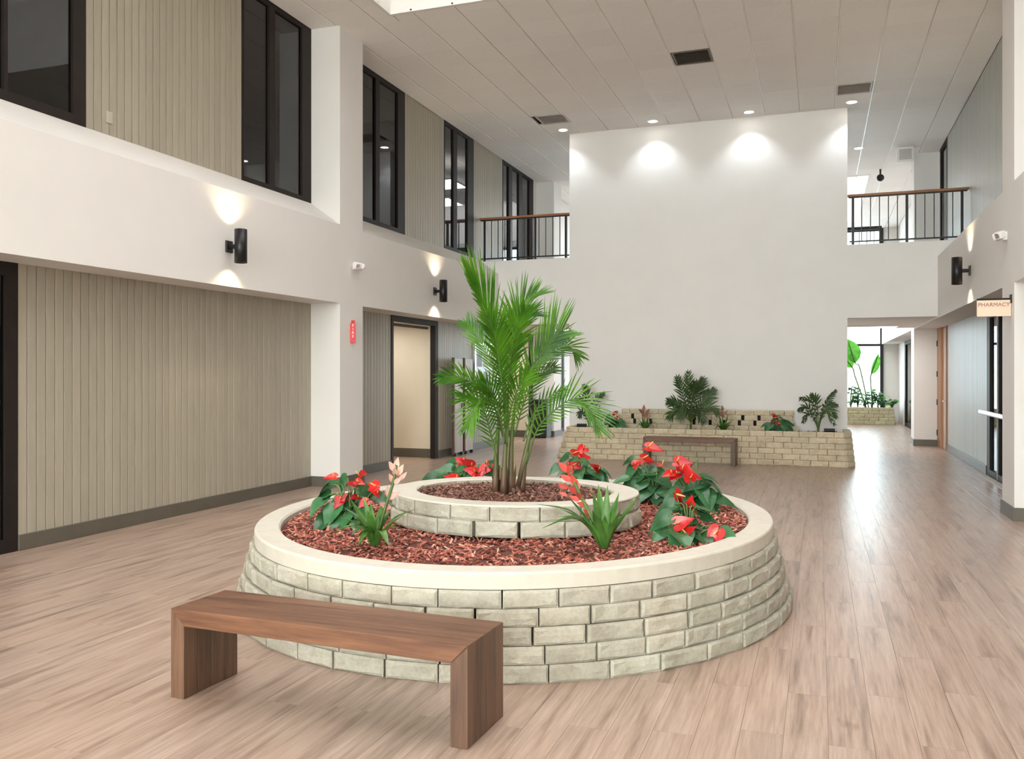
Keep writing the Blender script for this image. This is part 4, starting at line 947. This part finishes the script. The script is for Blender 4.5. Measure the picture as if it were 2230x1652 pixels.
def anthurium(d, label, group='red anthuriums', seed=1):
    r = random.Random(seed); base = Vector(d['b'])
    o = thing('anthurium', label, 'plant', base, 0, group)
    extra = []
    for q in d['L']:
        if r.random() < .75:
            k = r.uniform(.45, .85); extra.append([base.x+(q[0]-base.x)*k+r.uniform(-.06, .06), base.y+(q[1]-base.y)*k+r.uniform(-.06, .06), base.z+max(.03, (q[2]-base.z)*k+r.uniform(-.03, .03)), q[3]*r.uniform(.75, 1.0)])
    for cx, cy, cz, L in d['L']+extra:
        c = Vector((cx, cy, cz))-base
        out = Vector((c.x, c.y, 0)); out = (out.normalized() if out.length > .02 else TOCAM.copy())
        dr = (out*1.0+Vector((r.uniform(-.5, .5), r.uniform(-.5, .5), 0))+TOCAM*.35+UP*r.uniform(-.65, .05)).normalized()
        nrm = (UP*1.0+TOCAM*r.uniform(.2, .9)+Vector((r.uniform(-.3, .3), r.uniform(-.3, .3), 0))).normalized()
        R = frame(dr, nrm); v, f = heart(L, .25, .35, r.uniform(.85, 1.05), 1)
        att = c-R @ Vector((0, .38*L, 0))
        if att.z < .02: att.z = .02
        lf = link('leaf', mesh('leaf', [R @ Vector(q) for q in v], f, M['leaf'], True), o, att)
        mid = att*.55+UP*(.04+.25*max(0, att.z))-out*.02
        foot = Vector((att.x*.12, att.y*.12, -.01))
        P = [q-att for q in spline([foot, mid, att], 7)]
        vv, ff = tubev(P, [.0045]*7, 5); link('stem', mesh('stem', vv, ff, M['stem'], True), lf)
    for cx, cy, cz, L in d['F']:
        c = Vector((cx, cy, cz))-base
        dr = (RIGHT*r.uniform(-1, 1)+UP*r.uniform(-.35, .5)+TOCAM*r.uniform(-.1, .6)).normalized()
        nrm = (UP*r.uniform(.5, 1)+TOCAM*r.uniform(.5, 1.1)+RIGHT*r.uniform(-.3, .3)).normalized()
        R = frame(dr, nrm); L *= .86; v, f = heart(L, .22, .15, .95)
        att = c-R @ Vector((0, .38*L, 0))
        fo = link('flower', mesh('flower', [R @ Vector(q) for q in v], f, M['spathe'], True), o, att, label='red spathe flower')
        ax = R @ Vector((0, .45, .75)); sp = [R @ Vector((0, .03*L, .01*L)), R @ Vector((0, .03*L, 0))+ax*(.32*L), R @ Vector((0, .03*L, 0))+ax*(.62*L)]
        vv, ff = tubev(sp, [.055*L, .05*L, .025*L], 7); link('spadix', mesh('spadix', vv, ff, M['spadix'], True), fo)
        foot = Vector((att.x*.15, att.y*.15, -.01)); mid = (foot+att)*.5+UP*.03
        P = [q-att for q in spline([foot, mid, att], 7)]
        vv, ff = tubev(P, [.004]*7, 5); link('stem', mesh('stem', vv, ff, M['stem'], True), fo)
    return o
AL = ['red anthurium at the left end of the round planter', 'red anthurium behind the inner ring, left of the palm', 'red anthurium behind the inner ring, right of the palm',
      'tall flowered red anthurium at the back right of the round planter', 'large leaved red anthurium clump at the right of the round planter', 'red anthurium at the front right cap of the round planter',
      'small red anthurium at the left of the back planter', 'small red anthurium at the right of the back planter']
for k, d in enumerate(ANTH): anthurium(d, AL[k], 'red anthuriums in the planters', 40+k)

def strap(base, tip, w_, lift, r):
    """one arching strap leaf, v-folded and tapered, from base to tip"""
    dv = tip-base; hor = Vector((dv.x, dv.y, 0))
    mid = base+dv*.5+UP*lift
    P = spline([base, base+dv*.22+UP*(lift*.75+.01), mid, tip], 10); v = []; f = []
    for i, p in enumerate(P):
        t = (P[min(i+1, 9)]-P[max(i-1, 0)]).normalized(); s = t.cross(UP)
        if s.length < .15: s = t.cross(TOCAM)
        s.normalize(); nn = s.cross(t); u = i/9
        ww = w_*(.6+1.3*u if u < .3 else 1.0 if u < .68 else max(.03, 1-((u-.68)/.32)**1.5))
        v += [p-s*ww+nn*ww*.35, p, p+s*ww+nn*ww*.35]
    for i in range(9):
        for k in (0, 1): a = i*3+k; f.append((a, a+1, a+4, a+3))
    return v, f
def bromeliad(d, label, bract, seed, wid=.022):
    r = random.Random(seed); base = Vector(d['b']); o = thing('bromeliad', label, 'plant', base, 0, 'bromeliads in the planters')
    for tp in d['T']:
        tip = Vector(tp)-base; ln = tip.length; hor = Vector((tip.x, tip.y, 0)).length
        if tip.z < .01: tip.z = .012
        b = Vector((tip.x, tip.y, 0)); b = b.normalized()*.025 if b.length > 0 else b
        v, f = strap(b, tip, wid*r.uniform(.85, 1.1), .32*hor*max(.1, 1-tip.z/max(.05, hor)*.6)+.012, r)
        link('leaf', mesh('leaf', v, f, M['strap'], True), o)
    for k in range(4):      # short inner leaves that close the rosette
        a = 2*pi*k/4+.3; tip = Vector((.10*cos(a), .10*sin(a), .17+.05*r.random()))*min(1, wid/.022+.0)
        v, f = strap(Vector((.015*cos(a), .015*sin(a), 0)), tip, wid*.9, .02, r); link('leaf', mesh('leaf', v, f, M['strap'], True), o)
    S = [Vector(q)-base for q in d['S']]; S[0] = Vector((0, 0, .01)) if len(S) > 2 else S[0]
    P = spline(S, 10); vv, ff = tubev(P, [.009*wid/.022]*10, 7)
    st = link('flower_spike', mesh('flower_spike', vv, ff, M['stem'], True), o)
    axis = (S[-1]-S[-2]).normalized()
    for bx, by, bz, sz in d['B']:
        c = Vector((bx, by, bz))-base
        q = min(P, key=lambda p_: (p_-c).length); side = c-q
        dr = (axis*.8+(side.normalized()*.7 if side.length > .004 else Vector())+Vector((r.uniform(-.3, .3), r.uniform(-.3, .3), r.uniform(-.1, .3)))).normalized()
        R = frame(dr, TOCAM+UP*.3)
        L = sz*.95; v = []; f = []
        for j, (y, w_) in enumerate(((0, .08), (.2, .2), (.45, .24), (.75, .13), (1, .01))):
            v += [(-w_*L, y*L, .12*w_*L), (0, y*L, -.04*L), (w_*L, y*L, .12*w_*L)]
        for j in range(4):
            for k in (0, 1): a = j*3+k; f.append((a, a+1, a+4, a+3))
        link('bract', mesh('bract', [R @ Vector(p_) for p_ in v], f, M[bract], True), st, c-R @ Vector((0, L*.5, 0)))
    return o
bromeliad(BROM[0], 'bromeliad with pale pink spike at the front left of the round planter', 'pink', 60)
bromeliad(BROM[1], 'bromeliad with coral red spike and long straight leaves, front of the round planter', 'coral', 61, .025)
bromeliad(BROM[2], 'small bromeliad with dusky spike left of the middle palm', 'dusky', 62, .02)
bromeliad(BROM[3], 'small bromeliad with dusky spike right of the middle palm', 'dusky', 63, .02)

def leaflet(p, d, nrm, L, w_, droop):
    y = d.normalized(); s = y.cross(nrm)
    if s.length < 1e-3: s = y.cross(UP)
    s.normalize(); v = []; f = []
    for i in range(5):
        u = i/4; q = p+y*(L*u)-UP*(droop*L*u*u); ww = w_*(.5, 1, .9, .55, .05)[i]
        nn = s.cross(y)
        v += [q-s*ww, q-nn*ww*.5, q+s*ww]
    for i in range(4):
        for k in (0, 1): a = i*3+k; f.append((a, a+1, a+4, a+3))
    return v, f
BUD = [285]
def frond(parent, pts, n, L, a0, a1, m, stemm, r, w_=.011, nrm=None, single=False, droop=.12, start=.16, rad=.008, sides=(1, 1)):
    P = spline(pts, 40); k = len(P)
    rv, rf = tubev(P[::2]+[P[-1]], [rad*(1-.8*i/20) for i in range(len(P[::2])+1)], 5)
    fo = link('frond', mesh('frond', rv, rf, stemm, True), parent)
    loose = MB()
    for i in range(n):
        u = start+(1-start)*i/(n-1); t_ = u*(k-1); a = min(int(t_), k-2); p = P[a].lerp(P[a+1], t_-a)
        tg = (P[a+1]-P[a]).normalized()
        N = (nrm or (TOCAM+UP*.35)); N = (N-tg*N.dot(tg)).normalized(); sd = tg.cross(N)
        env = min(1, .45+1.3*(u-start)/(1-start)) * (1 if u < .7 else 1-.55*((u-.7)/.3))
        A = math.radians(a0+(a1-a0)*u)
        for sgn in (-1, 1):
            d = tg*cos(A)+sd*(sgn*sin(A))+N*.28+Vector((r.uniform(-.07, .07), r.uniform(-.07, .07), r.uniform(-.05, .05)))
            v, f = leaflet(p, d, N, L*env*sides[(sgn+1)//2]*r.uniform(.88, 1.08), w_*(.7+.3*env), droop*r.uniform(.5, 1.6))
            if single and BUD[0] > 0:
                BUD[0] -= 1
                link('leaflet', mesh('leaflet', [q-p for q in v], f, m, True), fo, p)
            else: loose.add(v, f)
    v, f = leaflet(P[-1], (P[-1]-P[-3]), TOCAM, L*.4, w_*.7, .1); loose.add(v, f)
    loose.obj('small_leaflets', m, fo, smooth=True, kind='stuff')
    return fo
r = random.Random(77)
pbase = Vector((-2.054, 5.73, .715))
pt = thing('palm_tree', 'tall multi stemmed green palm in the middle of the round planter', 'plant', pbase)
for c in CANES:
    P = spline([Vector(q)-pbase for q in c], 10); P[0].z = -.005
    vv, ff = tubev(P, [.025-.002*i for i in range(10)], 9); link('cane', mesh('cane', vv, ff, M['cane'], True), pt)
for k in range(7):      # dry leaf sheaths round the foot
    a = 2*pi*k/7; b = Vector((.09*cos(a), .05*sin(a), 0)); v, f = strap(b, b*1.5+Vector((0, 0, .16+.1*r.random())), .014, .0, r)
    link('dry_sheath', mesh('dry_sheath', v, f, M['cane'], True), pt, label='brown dry sheath')
for fr_ in FRONDS:
    frond(pt, [Vector(q)-pbase for q in fr_['p']], fr_['n'], fr_['L'], fr_['a0'], fr_['a1'], M['palm'], M['stem'], r, single=True, sides=fr_.get('s', (1, 1)), w_=.0068, nrm=TOCAM+UP*.25+RIGHT*r.uniform(-.25, .25))
PLB = ['slender young palm at the left end of the back planter', 'bushy dark palm in the middle of the back planter', 'arching small palm at the right end of the back planter']
for k, d in enumerate(SP):
    base = Vector(d['b']); o = thing('small_palm', PLB[k], 'plant', base, 0, 'palms in the back planter')
    for fr_ in d['fr']:
        pts = [Vector(q)-base for q in fr_['p']]; pts = [Vector((0, 0, 0))]+pts
        frond(o, pts, fr_['n'], fr_['L'], 50, 28, M['palm_dark'], M['stem'], r, w_=.017, start=.4, rad=.012, droop=.2)
# far planter plants
o = thing('banana_plant', 'tall broad leaved plant in the far planter against the window', 'plant', (1.55, 29.4, .47))
for big in FAR['big']:
    P = [Vector(q)-Vector((1.55, 29.4, .47)) for q in big[:4]]; W = big[4]
    P[0] = Vector((P[0].x*.4, 0, 0))
    vv, ff = tubev(spline(P, 12), .02, 6); lf = link('stem', mesh('stem', vv, ff, M['stem'], True), o)
    a, b = P[2], P[3]; dr = b-a; L = max(.6, dr.length*1.15); R = frame(dr, TOCAM+RIGHT*.4); v = []; f = []
    for j, (y, w_) in enumerate(((0, .03), (.12, .3), (.35, .5), (.6, .48), (.82, .3), (1, .01))):
        v += [(-w_*W, y*L, .12*w_), (0, y*L, -.02), (w_*W, y*L, .12*w_)]
    for j in range(5):
        for k in (0, 1): q = j*3+k; f.append((q, q+1, q+4, q+3))
    link('leaf', mesh('leaf', [R @ Vector(p_) for p_ in v], f, M['banana'], True), o, a)
LOWL = ['by the feature wall edge', 'second from the left', 'third from the left', 'in the middle', 'third from the right', 'second from the right', 'beside the right end']
for k, q in enumerate(FAR['low']):
    base = Vector((q[0], 29.1+.15*(k % 3), .47)); o = thing('leafy_shrub', 'low leafy green plant in the far planter, '+LOWL[k], 'plant', base, 0, 'low plants in the far planter')
    hgt = (.72, .66, .5, .6, .55, .36, .3)[k]
    for i in range(24):
        a = r.uniform(0, 2*pi); rd = r.uniform(.02, .11); z = r.uniform(.12, hgt)
        c = Vector((rd*cos(a), rd*sin(a), z)); R = frame(Vector((cos(a), sin(a), r.uniform(-.4, .5))), UP+TOCAM*.7); v, f = heart(r.uniform(.10, .17), .2, .3, .8)
        lf = link('leaf', mesh('leaf', [R @ Vector(p_) for p_ in v], f, M['leaf'] if i % 3 else M['banana'], True), o, c)
        vv, ff = tubev([Vector((0, 0, 0))-c, Vector((c.x*.5, c.y*.5, c.z*.6))-c, Vector((0, 0, 0))], .006, 5); link('stem', mesh('stem', vv, ff, M['stem'], True), lf)

# ---------------------------------------------------------------- things along the left wall
for k, (y0, y1) in enumerate(((15.08, 15.47), (15.60, 15.98))):
    o = thing('display_board', ('nearer' if k == 0 else 'farther')+' tall pale wooden board standing against the left wall', 'board', (XR+.10, (y0+y1)/2, 0), 0, 'tall wooden boards by the left wall')
    h = (y1-y0)/2
    box('board_face', (.03, .06, -h, h, .06, 1.84), M['pale_board'], o); box('edge_post', (.012, .064, -h-.035, -h-.001, .03, 1.86), M['bench_z'], o)
    for z in (.45, .95, 1.4): box('bracket', (.061, .075, h-.06, h-.01, z-.05, z+.05), M['black'], o)
    box('foot', (.02, .085, -h+.0, -h+.07, 0, .06), M['black'], o); box('foot', (.02, .085, h-.07, h, 0, .06), M['black'], o)
nb = thing('directory_board', 'grey framed directory board on the left wall behind the palm', 'board', (XR+.002, 17.05, 1.45))
box('panel', (0, .03, -.62, .62, -.7, .7), plain('pale_grey_panel', (.5, .5, .5), .25), nb)
MB().box(0, .045, -.66, -.62, -.74, .74).box(0, .045, .62, .66, -.74, .74).box(0, .045, -.62, .62, .70, .74).box(0, .045, -.62, .62, -.74, -.70).obj('frame', M['alu'], nb)
for i in range(3):
    for j in range(3):
        if (i, j) != (1, 0): box('notice', (.0305, .033, -.52+.36*i, -.24+.36*i, -.55+.4*j, -.25+.4*j), plain('notice_paper', ((.75, .73, .72), (.62, .52, .5), (.45, .5, .6))[(i+j) % 3], .6), nb)
tb_ = thing('trash_bin', 'black square trash bin before the far left column', 'bin', (-6.36, 20.2, 0))
bevelled(MB().box(-.19, .19, -.2, .2, .02, .84).obj('body', M['black'], tb_).data, .02); box('lid', (-.2, .2, -.21, .21, .85, .93), M['black'], tb_, .015)
box('plinth', (-.17, .17, -.18, .18, 0, .02), M['black'], tb_)
